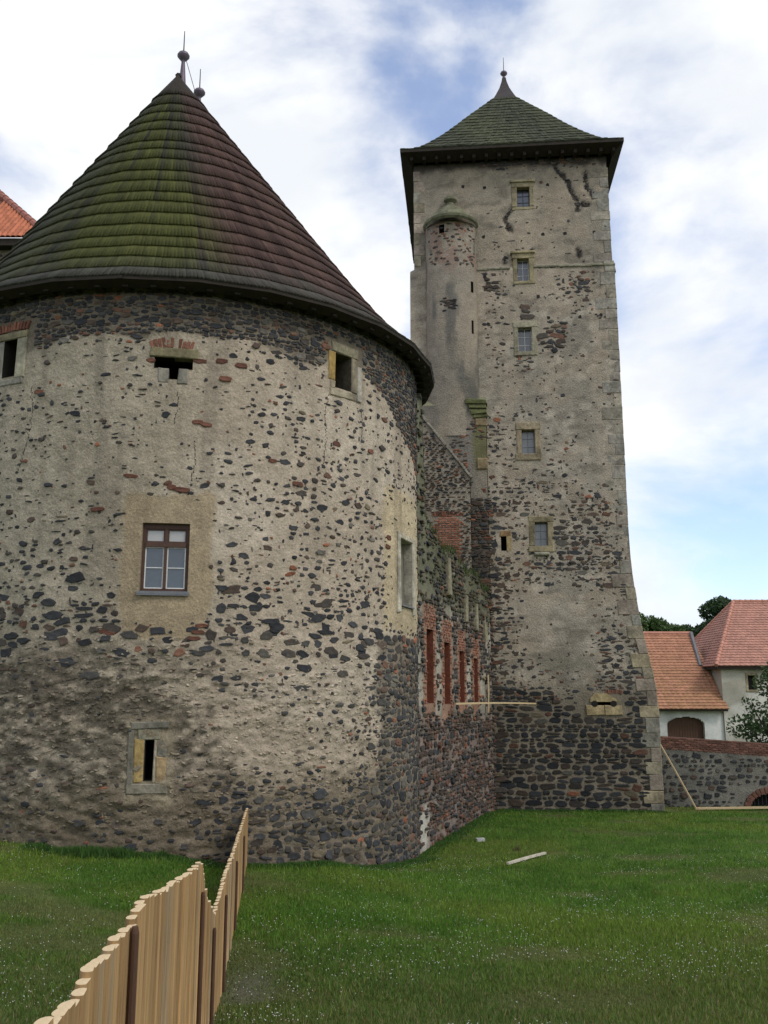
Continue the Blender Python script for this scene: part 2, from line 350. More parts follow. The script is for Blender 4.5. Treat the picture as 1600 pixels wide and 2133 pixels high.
def rt_e(u, v):
    th = TH(u); n = fbm(u * .7, v * .7, 41, 3); n2 = fbm(u * 2.2, v * 2.2, 42, 2)
    e = .20 + .10 * sstep(6.5, 3, v) + .10 * sstep(24, 34, th) + .30 * (fbm(u * .55 + 3, v * .8, 43, 2) - .5)
    tl = 8.15 - sstep(50, 85, th) * 1.9 - 1.1 * (n - .5); e = np.maximum(e, 1.0 * sstep(tl - .25, tl + .25, v))
    e = np.maximum(e, .70 * np.exp(-((v - 1.6 - .9 * (n - .5)) / .95) ** 4) * (1 - .15 * sstep(20, 40, th)))
    e = np.maximum(e, .46 * np.exp(-((v - 3.0) / 1.1) ** 2) * sstep(12, 6, th))
    e = np.maximum(e, .42 * np.exp(-((th - 53) / 9) ** 2 - ((v - 6.2) / 1.4) ** 2))
    cap_ = .10 + .45 * sstep(34, 58, th) + .6 * sstep(-.1, 1.3, v + 1.3 * (n - .5) + .02 * (th - 14)); e = np.where((v < 1.5) & (v > -1.6), np.minimum(e, cap_), e)
    e = np.maximum(e, (.42 + .45 * sstep(15, 36, th)) * sstep(-1.2, -2.6, v + 1.2 * (n - .5)))
    e = np.maximum(e, .98 * sstep(52, 62, th + 9 * (n - .5)) * sstep(1.75, 1.3, v))
    e = np.maximum(e, .98 * sstep(84, 89, th))
    e = e + .45 * (n2 - .5) * (1 - .6 * (e > .85)); e = e * (1 - rt_patch(th, v)) * (1 - sstep(62, 65, th) * sstep(86, 84, th) * sstep(1.6, 1.9, v) * sstep(5.4, 5.0, v) * .9)
    return e
def rt_col(u, v):
    th = TH(u); n = fbm(u * .45, v * .45, 31, 4); n2 = fbm(u * 2.5, v * 2.5, 32, 4); n3 = fbm(u * .9, v * .3, 33, 4)
    base = np.array([.43, .385, .325]); grn = np.array([.31, .30, .245]); wht = np.array([.50, .46, .40])
    c = base + (wht - base) * sstep(.45, .7, n)[..., None]
    lf = sstep(34, 4, th + 16 * (n3 - .5)) * .75
    c = c + (grn - c) * (lf * sstep(.3, .65, n3 + .15))[..., None]
    rg = rt_rough(th, v); dirt = np.array([.085, .076, .062]); lt = np.array([.31, .28, .23])
    fin = fbm(u * 5 + .8 * v, v * 11, 36, 4, .62); mid = fbm(u * 1.1 + .5 * v, v * 2.2, 37, 4, .6)
    k = rg * sstep(.64, .40, .65 * fin + .35 * mid + .16 * (n - .5) + .19 * sstep(18, 38, th) - .03 * sstep(12, 0, th) + .07 * np.exp(-((th - 22 + v * 6) / 7) ** 2))
    c = c + (lt - c) * (rg * .40)[..., None]; c = c + (dirt - c) * (k * .85)[..., None]
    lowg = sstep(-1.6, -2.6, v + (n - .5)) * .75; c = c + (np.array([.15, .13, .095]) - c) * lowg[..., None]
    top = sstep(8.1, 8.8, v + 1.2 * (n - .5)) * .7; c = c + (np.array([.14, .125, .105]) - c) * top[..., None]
    dns = sstep(.72, .92, rt_e(u, v)) * .75; c = c + (np.array([.15, .135, .11]) - c) * dns[..., None]
    pt = rt_patch(th, v); och = np.array([.33, .275, .185]) * (.85 + .3 * n2)[..., None]; c = c + (och - c) * (pt * .9)[..., None]
    ob = sstep(.25, .0, np.maximum(np.maximum(62.5 - th, th - 90) / 6, np.maximum(1.65 - v, v - 5.3)) + .5 * (n2 - .5)); pale = np.array([.50, .44, .31]) * (.85 + .3 * n)[..., None]; c = c + (pale - c) * (ob * .85)[..., None]
    sl_ = sstep(.15, -.05, np.maximum(np.abs(th - 15.7) - 3.0, 0) / 7 + np.maximum(np.maximum(v + .62, -2.35 - v), 0)); c = c + (np.array([.27, .245, .185]) - c) * (sl_ * .85)[..., None]
    st = sstep(.5, .8, fbm(u * 3, v * .25, 35, 3)) * .25 * sstep(-2, 6, v); c = c * (1 - st)[..., None]
    return c * (.88 + .24 * n2)[..., None] * np.array([.95, .875, .785])
round_tower = thing('round_tower', (CX, CY, -4.3), 'round plastered stone bastion with tall mossy conical shingle roof, nearest on the left', 'tower')
Ud = np.arange(R * D(-45), R * D(103), .05); Vd = np.arange(-5.4, 9.75, .045)
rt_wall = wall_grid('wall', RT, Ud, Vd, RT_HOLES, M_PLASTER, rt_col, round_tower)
rt_wall['label'] = 'weathered pale plaster wall with dark rubble showing through'
g = G()                                    # far side of the horseshoe plan
pl = [(R * D(103) / R)] ; pts = [(CX + R * math.sin(D(103)), CY - R * math.cos(D(103)))]
pts += [(CX + R, CY + BACK)] + [(CX + R * math.cos(a), CY + BACK + R * math.sin(a)) for a in np.linspace(0, math.pi, 20)] + [(CX + R * math.sin(D(t)), CY - R * math.cos(D(t))) for t in range(-90, -44, 6)]
pts.append((CX + R * math.sin(D(-45)), CY - R * math.cos(D(-45))))
v = [(x, y, -5.4) for x, y in pts] + [(x, y, 9.75) for x, y in pts]; n = len(pts)
g.add(v, [(i, i + 1, n + i + 1, n + i) for i in range(n - 1)], (.33, .30, .25)); g.obj('back_wall', M_PLASTER, round_tower)

EXC = [(R * D(1.5), R * D(17), 1.55, 4.3), (R * D(4.6), R * D(11.8), -2.3, -.66), (R * D(4), R * D(14.4), 7.1, 8.4), (R * D(40.5), R * D(51.2), 7.3, 9.0), (R * D(-31), R * D(-19), 7.15, 8.9), (R * D(64), R * D(80.5), 1.8, 4.55)]
S = stones_layout(R * D(-44), R * D(103), -5.0, 9.7, .12, .27, (1.05, 2.3))
S = S[~((S[:, 1] > 6.6) & (rt_e(S[:, 0], S[:, 1]) > .7))]; S2 = stones_layout(R * D(-44), R * D(103), 6.4, 9.6, .07, .17, (1.1, 2.3)); S = np.concatenate([S, S2[(rt_e(S2[:, 0], S2[:, 1]) > .7)]])
e = rt_e(S[:, 0], S[:, 1]); rr = RNG.random(len(S))
keep = (rr < np.clip(e * 1.25, 0, 1)) & ~inrects(S[:, 0], S[:, 1], EXC)
S = S[keep]; e = e[keep]; sc_ = np.clip(.40 + .60 * e + RNG.uniform(-.22, .16, len(S)), .25, 1.03); sc_ = np.where(e > .8, np.maximum(sc_, .9), sc_)
S[:, 2] *= sc_ * .95; S[:, 3] *= sc_ * .93; S[:, 1] += RNG.normal(0, .02, len(S))
tht = TH(S[:, 0])
C = pick(len(S), [5, 4, 2.2, 1.2, .55, .25, .7, .25])
nb = 75; Sb = np.stack([RNG.uniform(R * D(-30), R * D(58), nb), RNG.normal(1.35, .55, nb), RNG.uniform(.13, .26, nb), RNG.uniform(.07, .13, nb)], 1); Sb = Sb[~inrects(Sb[:, 0], Sb[:, 1], EXC, .15)]
tooclose = (np.hypot((S[:, None, 0] - Sb[None, :, 0]) / (Sb[None, :, 2] + S[:, None, 2]), (S[:, None, 1] - Sb[None, :, 1]) / (Sb[None, :, 3] + S[:, None, 3])) < .9).any(1)
S = np.concatenate([S[~tooclose], Sb]); e = np.r_[e[~tooclose], np.full(len(Sb), .6)]; C = np.concatenate([C[~tooclose], pick(len(Sb), [5, 4, 2, .8, .2, 0, .5, 0])])
lowm = (S[:, 1] < 1.3) & (RNG.random(len(S)) < .35); C[lowm] = C[lowm] * .6 + np.array([.10, .092, .075]) * .4
ed = e > .75; set_stones(rt_wall, RT, S, C, np.where(ed, RNG.uniform(.008, .03, len(S)), RNG.uniform(.008, .032, len(S))), 300, rect=np.where(ed, 4.0, 2.5), jit=np.where(ed, .17, .24))
# single red bricks in the plaster
BR = [(24.5, 8.0), (27.9, 7.95), (25.2, 7.55), (13.0, 7.9), (20.7, 7.95), (11.0, 5.0), (20.8, 6.4), (22.2, 6.35), (34.0, 5.6), (57.0, 6.4), (22.8, 1.5), (22.2, 1.35), (21.6, 1.2), (16.9, 4.75), (17.9, 4.72), (18.8, 4.7), (47.5, 6.35), (63.3, 3.9), (63.7, 4.15), (39.0, 5.1), (6.5, 4.2), (8.5, 1.35), (9.3, 1.3), (-4.2, 7.2)]
SB = np.array([(UA(t), z * .97, random.uniform(.11, .17), random.uniform(.045, .07)) for t, z in BR])
set_stones(rt_wall, RT, SB, np.array([(.15, .066, .044)] * len(SB)) * RNG.uniform(.7, 1.25, (len(SB), 1)), np.full(len(SB), .03), len(SB), name='brick', rect=6, jit=.06, rot=.05)
# small chips of stone
n = 4800; Sf = np.stack([RNG.uniform(R * D(-42), R * D(90), n), RNG.uniform(-4.6, 9.0, n), RNG.gamma(2.2, .014, n) + .012, RNG.gamma(2.2, .008, n) + .009], 1)
ef = rt_e(Sf[:, 0], Sf[:, 1]) * (.4 + 1.2 * fbm(Sf[:, 0] * 1.2, Sf[:, 1] * 1.2, 77, 2)); kf = (RNG.random(n) < np.clip(ef * 1.5 + .10, 0, 1) * (1 - .75 * rt_rough(TH(Sf[:, 0]), Sf[:, 1]))) & ~inrects(Sf[:, 0], Sf[:, 1], EXC); Sf = Sf[kf]
set_stones(rt_wall, RT, Sf, pick(len(Sf), [4, 4, 2.5, 1.5, .9, .6, 1, .4]), RNG.uniform(.006, .018, len(Sf)), 0, massname='stone_chips', rect=2.2, jit=.3)
# hairline cracks running down from the openings
Sk = []
for pts_ in ([(-5.6, 7.35), (-5.0, 6.6), (-5.6, 5.9), (-7.0, 5.2)], [(45.2, 7.6), (44.6, 7.0), (45.0, 6.5), (44.4, 5.7)], [(54.0, 7.5), (54.6, 7.1), (54.2, 6.6)], [(17.2, 7.1), (17.4, 6.7), (16.8, 6.3)], [(20.3, 5.9), (20.6, 5.4), (20.1, 4.9)]):
    for (x0, y0), (x1, y1) in zip(pts_[:-1], pts_[1:]):
        m_ = int(abs(y1 - y0) / .05)
        for k in range(m_): t = k / m_; Sk.append((UA(x0 + (x1 - x0) * t) + random.gauss(0, .014), (y0 + (y1 - y0) * t) * .97, random.uniform(.006, .016), random.uniform(.022, .04)))
Sk = np.array(Sk); set_stones(rt_wall, RT, Sk, np.array([(.035, .03, .026)] * len(Sk)), np.full(len(Sk), .004), 0, massname='plaster_crack', rect=2.2, jit=.3, rot=.35)
# mortar lumps on the rough-cast lower wall
n = 2600; Sl = np.stack([RNG.uniform(R * D(-32), R * D(66), n), RNG.uniform(-2.9, 1.4, n), RNG.uniform(.02, .07, n), RNG.uniform(.012, .03, n)], 1)
kf = RNG.random(n) < rt_rough(TH(Sl[:, 0]), Sl[:, 1]) * .9; Sl = Sl[kf & ~inrects(Sl[:, 0], Sl[:, 1], EXC)]
lc = rt_col(Sl[:, 0], Sl[:, 1]) * RNG.uniform(.85, 1.3, (len(Sl), 1))
set_stones(rt_wall, RT, Sl, lc, RNG.uniform(.01, .03, len(Sl)), 0, massname='mortar_lumps', rect=2.2, jit=.35, rot=.25)

# --- openings of the round tower
SAND = (.36, .29, .18); SANDY = (.42, .30, .12); GREYST = (.28, .26, .21)
F = frame_at(RT, (RT_WIN[0] + RT_WIN[1]) / 2, 0)
reveal('window_reveal', RT, RT_WIN, .30, M_DRESS, rt_wall, (.30, .25, .17), (.02, .02, .02))
hw = (RT_WIN[1] - RT_WIN[0]) / 2; z0, z1 = RT_WIN[2], RT_WIN[3]
g = G(); y0, y1 = -.19, -.11
g.box(F, -hw, -hw + .075, y0, y1, z0, z1); g.box(F, hw - .075, hw, y0, y1, z0, z1); g.box(F, -hw + .075, hw - .075, y0, y1 - .003, z1 - .12, z1); g.box(F, -hw + .075, hw - .075, y0, y1 - .003, z0, z0 + .07)
zt = z0 + 1.02
g.box(F, -hw + .075, hw - .075, y0, y1 + .03, zt, zt + .11); g.box(F, -.035, .035, y0, y1 + .015, z0 + .07, zt); g.box(F, -.032, .032, y0, y1 - .004, zt + .11, z1 - .12)
win = g.obj('window', M_BROWN, round_tower); win['label'] = 'brown wooden cross window with pale blind in upper panes'
for sx in (-1, 1):
    x0, x1 = (-hw + .075, -.035) if sx < 0 else (.035, hw - .075)
    xa, xb = (-hw + .075, -.032) if sx < 0 else (.032, hw - .075)
    g = G(); g.box(F, xa + .03, xb - .03, -.185, -.17, zt + .14, z1 - .15); g.obj('pane', M_BLIND, win)
    g = G()
    for bx in ((xa, xa + .03, zt + .11, z1 - .12), (xb - .03, xb, zt + .11, z1 - .12), (xa + .03, xb - .03, zt + .11, zt + .14), (xa + .03, xb - .03, z1 - .15, z1 - .12)): g.box(F, bx[0], bx[1], -.188, -.135, bx[2], bx[3])
    g.obj('upper_sash', M_BROWN, win)
    zm = (z0 + .07 + zt) / 2; g = G(); w_ = .024
    for bx in ((x0, x0 + w_, z0 + .07, zt), (x1 - w_, x1, z0 + .07, zt), (x0 + w_, x1 - w_, z0 + .07, z0 + .07 + w_), (x0 + w_, x1 - w_, zt - w_, zt), (x0 + w_, x1 - w_, zm - .01, zm + .01)): g.box(F, bx[0], bx[1], -.18, -.125, bx[2], bx[3])
    g.obj('casement_bars', M_WHITE, win)
    for a, b in ((z0 + .07 + w_, zm - .01), (zm + .01, zt - w_)):
        g = G(); g.box(F, x0 + w_, x1 - w_, -.175, -.16, a, b); g.obj('pane', M_GLASS, win)
g = G(); g.box(F, -hw - .06, hw + .04, -.12, .07, z0 - .07, z0 - .005); g.box(F, -hw - .055, hw + .035, .055, .066, z0 - .10, z0 - .07); g.obj('sill', M_LEAD, win)
# arrow slit in a stone surround
F = frame_at(RT, (RT_SLIT[0] + RT_SLIT[1]) / 2, 0)
reveal('slit_recess', RT, RT_SLIT, 1.0, M_DARK, rt_wall, (.02, .02, .02), (.01, .01, .01))
def surround(F, h, specs, parent, name='stone_surround'):
    root = None
    for nm, x0, x1, z0, z1, yo, c in specs:
        g = G(); g.block(F, x0, x1, -.25, yo, z0, z1, tuple(q * .84 for q in c), ch=.02, jit=.02)
        o = g.obj(nm, M_DRESS, root or parent)
        if root is None: root = o; o.name = name
    return root
hw = (RT_SLIT[1] - RT_SLIT[0]) / 2
GREYST = (.20, .185, .145)
surround(F, 0, [('lintel', -.42, .40, -.80, -.64, .05, GREYST), ('head', -.26, .24, -1.03, -.80, .012, (.30, .28, .20)), ('jamb', -.32, -hw, -1.95, -1.03, .015, SANDY), ('jamb', hw, .16, -1.95, -1.03, .02, (.38, .33, .24)), ('jamb', .16, .36, -1.95, -1.4, .026, (.36, .26, .14)), ('jamb', .16, .38, -1.4, -1.03, .018, GREYST), ('outer_jamb', -.45, -.32, -2.0, -.80, .032, GREYST), ('sill', -.44, .40, -2.18, -1.955, .03, (.25, .225, .17))], round_tower)
GREYST = (.28, .26, .21)
# top left window
F = frame_at(RT, (RT_TL[0] + RT_TL[1]) / 2, 0); hw = (RT_TL[1] - RT_TL[0]) / 2
reveal('opening_recess', RT, RT_TL, 1.0, M_DARK, rt_wall, (.03, .028, .02), (.01, .01, .01))
surround(F, 0, [('lintel', -.5, .52, 8.425, 8.62, .03, (.29, .25, .15)), ('jamb', -.48, -hw, 7.42, 8.42, .02, GREYST), ('jamb', hw, .52, 7.42, 8.42, .025, (.36, .33, .24)), ('sill', -.45, .48, 7.25, 7.415, .03, GREYST)], round_tower)
def brick_arch(F, xc, zc, w, h, nb, parent, name='arch_brick'):
    for k in range(nb):
        t = (k + .5) / nb - .5; a = t * .7
        Mx = F @ Matrix.Translation((xc + t * w, 0, zc - abs(t) * .06)) @ Matrix.Rotation(a, 4, 'Y')
        g = G(); s_ = random.uniform(.6, 1.2); g.block(Mx, -w / nb * .42, w / nb * .42, -.08, random.uniform(.0, .04), 0, h * random.uniform(.75, 1.05), (.22 * s_, .095 * s_, .06 * s_), ch=.008, jit=.008)
        g.obj(name, M_STONE_A, parent)
brick_arch(F, 0, 8.66, 1.05, .22, 11, rt_wall)
# keyhole gunport
F = frame_at(RT, (RT_K1[0] + RT_K1[1]) / 2, 0)
reveal('gunport_recess', RT, RT_K1, 1.0, M_DARK, rt_wall, (.02, .02, .02), (.01, .01, .01)); reveal('gunport_slot', RT, RT_K2, 1.0, M_DARK, rt_wall, (.02, .02, .02), (.01, .01, .01))
hk = (RT_K2[1] - RT_K2[0]) / 2
surround(F, 0, [('lintel', -.54, .58, 7.755, 7.98, .04, (.24, .21, .12)), ('lower_stone', -.36, -hk, 7.12, 7.475, .025, GREYST), ('lower_stone', hk, .34, 7.12, 7.475, .025, GREYST)], round_tower, 'gunport_surround')
brick_arch(F, -.05, 8.0, .95, .24, 11, rt_wall)
# right window opening with yellow jambs
F = frame_at(RT, (RT_RW[0] + RT_RW[1]) / 2, 0); hw = (RT_RW[1] - RT_RW[0]) / 2
reveal('opening_recess', RT, RT_RW, .9, M_DRESS, rt_wall, (.10, .085, .06), (.008, .008, .008))
surround(F, 0, [('lintel', -.42, .50, 8.585, 8.86, .03, (.25, .225, .15)), ('jamb', -.50, -hw, 7.82, 8.58, .035, (.40, .27, .09)), ('jamb', -.46, -hw, 7.6, 7.82, .028, (.36, .30, .20)), ('jamb', hw, .48, 7.65, 8.58, .03, (.27, .23, .16)), ('outer_jamb', .48, .66, 7.45, 8.4, .02, (.44, .40, .335)), ('sill', -.44, .46, 7.42, 7.6, .03, (.36, .31, .22))], round_tower)
# deep plastered window on the right flank
F = frame_at(RT, (RT_OB[0] + RT_OB[1]) / 2, 0); hw = (RT_OB[1] - RT_OB[0]) / 2
reveal('window_recess', RT, RT_OB, .75, M_WASH, rt_wall, (.42, .39, .31), (.03, .03, .03))
surround(F, 0, [('plaster_band', -hw - .20, -hw, 2.1, 4.3, .02, (.46, .42, .33)), ('plaster_band', hw, hw + .25, 2.1, 4.3, .018, (.46, .42, .33)), ('plaster_band', -hw, hw, 4.135, 4.3, .016, (.46, .41, .31))], round_tower, 'window_band')
g = G(); g.box(F, -hw + .01, hw - .01, -.5, .06, 2.27, 2.31); g.obj('sill', M_LEAD, round_tower)

# --- conical roof: bell-cast, apex line carried forward of the plan's centre
A1R = np.array([-6.1, 24.0]); A2R = np.array([-5.86, 25.9]); RE = 7.66; ZE, ZA = 9.52, 17.78
pr = np.array([(0, 0), (.075, .045), (.16, .115), (.25, .205), (.35, .31), (.46, .43), (.58, .56), (.71, .70), (.83, .83), (.93, .94), (1.0, 1.0)])
NSIDE = 28
def roof_pt(a, t, off=0.0, drop=0.0):
    """point of the roof surface: a = plan angle, t = 0 at the eave to 1 at the apex line"""
    a = np.asarray(a, float); t = np.broadcast_to(np.asarray(t, float), a.shape); lam = np.interp(t, TT, np.linspace(0, 1, len(TT)))
    f = np.interp(t, TT, pr[:, 0]); zf = np.interp(t, TT, pr[:, 1])
    k = np.cos(np.pi / NSIDE) / np.cos((a % (2 * np.pi / NSIDE)) - np.pi / NSIDE) * 1.004; k = k * 1.0 + .006 * (fbm(a * 4 + 9, a * 0 + 2, 64, 2) - .5)
    ex, ey = CX + RE * k * np.sin(a), CY - RE * k * np.cos(a); w = sstep(math.radians(50), math.radians(130), np.abs((a + np.pi) % (2 * np.pi) - np.pi))
    px, py = A1R[0] + (A2R[0] - A1R[0]) * w, A1R[1] + (A2R[1] - A1R[1]) * w
    return np.stack([ex + (px - ex) * f, ey + (py - ey) * f, ZE + (ZA - ZE) * zf], -1)
_d = np.hypot(np.diff(pr[:, 0]) * 4.6, np.diff(pr[:, 1]) * (ZA - ZE)); TT = np.r_[0, np.cumsum(_d)] / _d.sum(); SLEN = _d.sum()
g = G(); A = np.linspace(0, 2 * np.pi, 141)
for t0, t1 in zip(TT[:-1], TT[1:]):
    V_ = list(roof_pt(A, t0) - np.array([0, 0, .05])) + list(roof_pt(A, t1) - np.array([0, 0, .05])); g.add(V_, [(i, i + 1, 141 + i + 1, 141 + i) for i in range(140)])
roof = g.obj('roof', M_DARKWOOD, round_tower); roof['label'] = 'tall conical shingle roof, mossy green in front, red brown on the right'
NC = 19; edges = np.linspace(0, .945, NC + 1); edges = edges + np.r_[0, RNG.uniform(-.005, .005, NC - 1), 0]
def moss_col(a, t, n):
    """shingle colours by side of the roof, with streaks down the slope"""
    deg = np.degrees(a); st = fbm(a * 60, t * 2.2 + 3, 61, 3); st2 = fbm(a * 17, t * 1.2, 65, 3); big = fbm(a * 2.5, t * 4, 62, 3); per = RNG.uniform(.80, 1.22, n)
    edge = 15 + 16 * (big - .5) - 8 * t
    m = sstep(edge + 9, edge - 7, deg) * (.35 + .65 * sstep(-38, -12, deg)) * sstep(-95, -55, deg)
    m = m * sstep(.01, .12, t) * sstep(.97, .78, t) * sstep(.30, .60, .55 * st2 + .45 * st + .25 * (big - .4) + .06)
    moss = np.array([.088, .094, .022]); dk = np.array([.047, .046, .034]); br = np.array([.092, .052, .043]); gr = np.array([.066, .064, .054])
    side = sstep(6, 30, deg + 14 * (big - .5)); c = dk + (br - dk) * side[:, None]; c = c * (1 - .35 * side * sstep(.55, .35, st2))[:, None]
    low = sstep(.17, .03, t + .06 * (st2 - .5)); c = c + (gr - c) * (low * .85)[:, None]
    top = sstep(.74, .97, t); c = c + (np.array([.050, .038, .032]) - c) * (top * .75)[:, None]
    c = c + (moss - c) * (m * .9)[:, None]
    return c * per[:, None] * (.66 + .40 * st)[:, None]
for k in range(NC):
    t0, t1 = edges[k], min(edges[k + 1] + .008, 1); fr = 1 - float(np.interp(t0, TT, pr[:, 0])); nsh = max(40, int(2 * math.pi * RE * fr / .085))
    a = np.linspace(-np.pi, np.pi, nsh, endpoint=False) + RNG.uniform(-.02, .02); w = 2 * np.pi / nsh * RNG.uniform(.93, .995, nsh)
    drop = (RNG.uniform(-.006, .006, nsh) + .055 * (fbm(a * 5 + 31, a * 0 + k * 1.7, 63, 3) - .5)) / SLEN * 1.0
    c = moss_col(a, np.full(nsh, (t0 + t1) / 2), nsh); lift = RNG.uniform(.055, .07, nsh)
    Q = [roof_pt(a + sg * w / 2, np.clip(t0 + drop, 0, 1)) for sg in (-1, 1)] + [roof_pt(a + sg * w / 2, np.full(nsh, t1)) for sg in (-1, 1)]
    nn = np.cross(Q[1] - Q[0], Q[2] - Q[0]); nn /= np.linalg.norm(nn, axis=1)[:, None]; nn *= np.sign(nn[:, 2:3])
    Vs = [Q[0] + nn * lift[:, None], Q[1] + nn * lift[:, None], Q[2] + nn * .012, Q[3] + nn * .012, Q[0] * .955 + Q[2] * .045 - nn * .012, Q[1] * .955 + Q[3] * .045 - nn * .012]
    V_ = np.stack(Vs, 1).reshape(-1, 3); b = np.arange(nsh)[:, None] * 6
    Ft = np.concatenate([b + np.array([[0, 1, 3]]), b + np.array([[0, 3, 2]]), b + np.array([[4, 5, 1]]), b + np.array([[4, 1, 0]]), b + np.array([[4, 0, 2]]), b + np.array([[5, 3, 1]])])
    o = link('shingle_course', npmesh('shingle_course', V_, Ft, M_SHINGLE, np.repeat(c, 6, 0)), roof); o['kind'] = 'stuff'
def ring(r, z): return list(np.stack([CX + r * np.sin(A), CY - r * np.cos(A), np.full_like(A, z)], 1))
g = G(); V_ = ring(R - .2, 9.62) + ring(RE - .30, ZE - .16) + list(roof_pt(A, 0.0) - np.array([0, 0, .07])) + list(roof_pt(A, 0.0) + np.array([0, 0, .01]))
g.add(V_, [(q * 141 + i, q * 141 + i + 1, (q + 1) * 141 + i + 1, (q + 1) * 141 + i) for q in range(3) for i in range(140)]); g.obj('eave_boards', M_DARKWOOD, roof)
for k in range(34):
    a = D(-60 + 5 * k); Mx = Matrix.Translation((CX + (R + .22) * math.sin(a), CY - (R + .12) * math.cos(a), 9.47)) @ Matrix.Rotation(a, 4, 'Z'); gg = G(); gg.box(Mx, -.07, .07, -.25, .22, -.12, .05); gg.obj('rafter_end', M_DARKWOOD, roof)
g = G(); A_ = np.linspace(0, 2 * np.pi, 61); V_ = []
for t, dz in ((.90, .05), (.905, .08), (.955, .08), (1.0, .14)): V_ += list(roof_pt(A_, t) + np.array([0, 0, dz]))
g.add(V_, [(q * 61 + i, q * 61 + i + 1, (q + 1) * 61 + i + 1, (q + 1) * 61 + i) for q in range(3) for i in range(60)]); g.tube([(A1R[0], A1R[1], ZA + .12), (A2R[0], A2R[1], ZA + .12)], .09, 6); g.obj('ridge_cap', M_DARKWOOD, roof)
def finial(x, y, z, s, parent, stem=1.5, rod=1.5):
    g = G(); zb = z + stem * s
    g.lathe(x, y, [(.22 * s, z - .5 * s), (.17 * s, z), (.09 * s, zb - .1 * s), (.09 * s, zb), (.14 * s, zb + .06 * s), (.29 * s, zb + .24 * s), (.30 * s, zb + .30 * s), (.24 * s, zb + .42 * s), (.06 * s, zb + .52 * s), (.04 * s, zb + .54 * s)], 12)
    f_ = g.obj('finial', M_COPPER, parent, True); g = G(); g.tube([(x, y, zb + .5 * s), (x, y, zb + (.5 + rod) * s)], [.02, .012], 6); g.obj('spike', M_IRON, f_); return f_
finial(A1R[0] + .10, A1R[1] + .15, ZA - .05, .62, roof, stem=1.2, rod=1.15); finial(A2R[0], A2R[1] - .05, ZA - .05, .62, roof, stem=1.2, rod=1.15)
g = G(); g.tube([(A1R[0] + .18, A1R[1] + .2, ZA + .75), (A1R[0] + .45, A1R[1] + .5, ZA - .2), (A1R[0] + .6, A1R[1] + .7, ZA - .8)], .01, 5); g.obj('lightning_wire', M_IRON, roof)

# ------------------------------------------------------------------ SQUARE TOWER
AL = D(5); E1 = np.array([math.cos(AL), -math.sin(AL)]); N1 = np.array([-math.sin(AL), -math.cos(AL)]); O1 = np.array([1.158, 37.73])
W1 = 8.93
def flare(z): return np.interp(z, [-6, -.75, .0, .75, 1.89, 3.23, 4.6, 5.79], [.80, .80, .76, .66, .44, .22, .07, 0])
LEDGE = 18.3
def sq_pos(u, v):
    k = np.clip(u / W1, 0, 1.0); up = sstep(LEDGE - .02, LEDGE + .14, v)
    uu = u + k ** 2 * flare(v) + up * (.18 * (1 - k) - .08 * k); off = -.13 * up
    return np.stack([O1[0] + E1[0] * uu + N1[0] * off, O1[1] + E1[1] * uu + N1[1] * off, v + 0 * uu], -1)
def sq_nrm(u, v): return np.stack([N1[0] + 0 * u + 0 * v, N1[1] + 0 * u + 0 * v, 0 * u + 0 * v], -1)
CR = [[(6.42, 23.5), (6.72, 22.9), (7.13, 22.47), (7.25, 21.93), (7.51, 21.45), (7.53, 20.98)], [(7.92, 22.83), (7.96, 22.13), (8.25, 21.64)], [(4.5, 21.25), (4.21, 20.68), (4.45, 20.09)], [(4.15, 18.65), (4.22, 18.9)], [(7.5, 18.8), (7.45, 19.1)], [(7.6, 21.3), (7.95, 21.25)]]
def crackf(u, v):
    d = np.full(np.shape(u), 9.0)
    for c_ in CR: d = np.minimum(d, polyd(u, v, c_))
    return d
def sq_dsp(u, v):
    top = sstep(8, 15, v); a = .05 * (fbm(u * .5, v * .5, 101, 3) - .5) + .035 * (fbm(u * 2.2, v * 2.6, 102, 4) - .5) * (1 - .5 * top)
    return a - .05 * sstep(.22, .08, crackf(u, v) + .2 * (fbm(u * 4, v * 4, 103, 3) - .5))
SQ = Surf(sq_pos, sq_nrm, sq_dsp)
W_SQ = [((4.78, 5.35, 21.28, 22.24), (4.53, 5.55, 21.13, 22.56), 0), ((4.72, 5.23, 17.65, 18.72), (4.5, 5.48, 17.5, 19.05), 1), ((4.68, 5.26, 14.39, 15.50), (4.46, 5.5, 14.2, 15.76), 1), ((4.69, 5.24, 9.83, 10.9), (4.45, 5.49, 9.56, 11.2), 2), ((5.11, 5.65, 5.9, 6.89), (4.86, 5.89, 5.63, 7.14), 2)]
SQ_HOLE = (3.72, 3.95, 5.72, 6.32); SQ_KEY = (6.75, 7.5, -.55, -.42)
SQ_HOLES = [w[0] for w in W_SQ] + [SQ_HOLE, SQ_KEY]
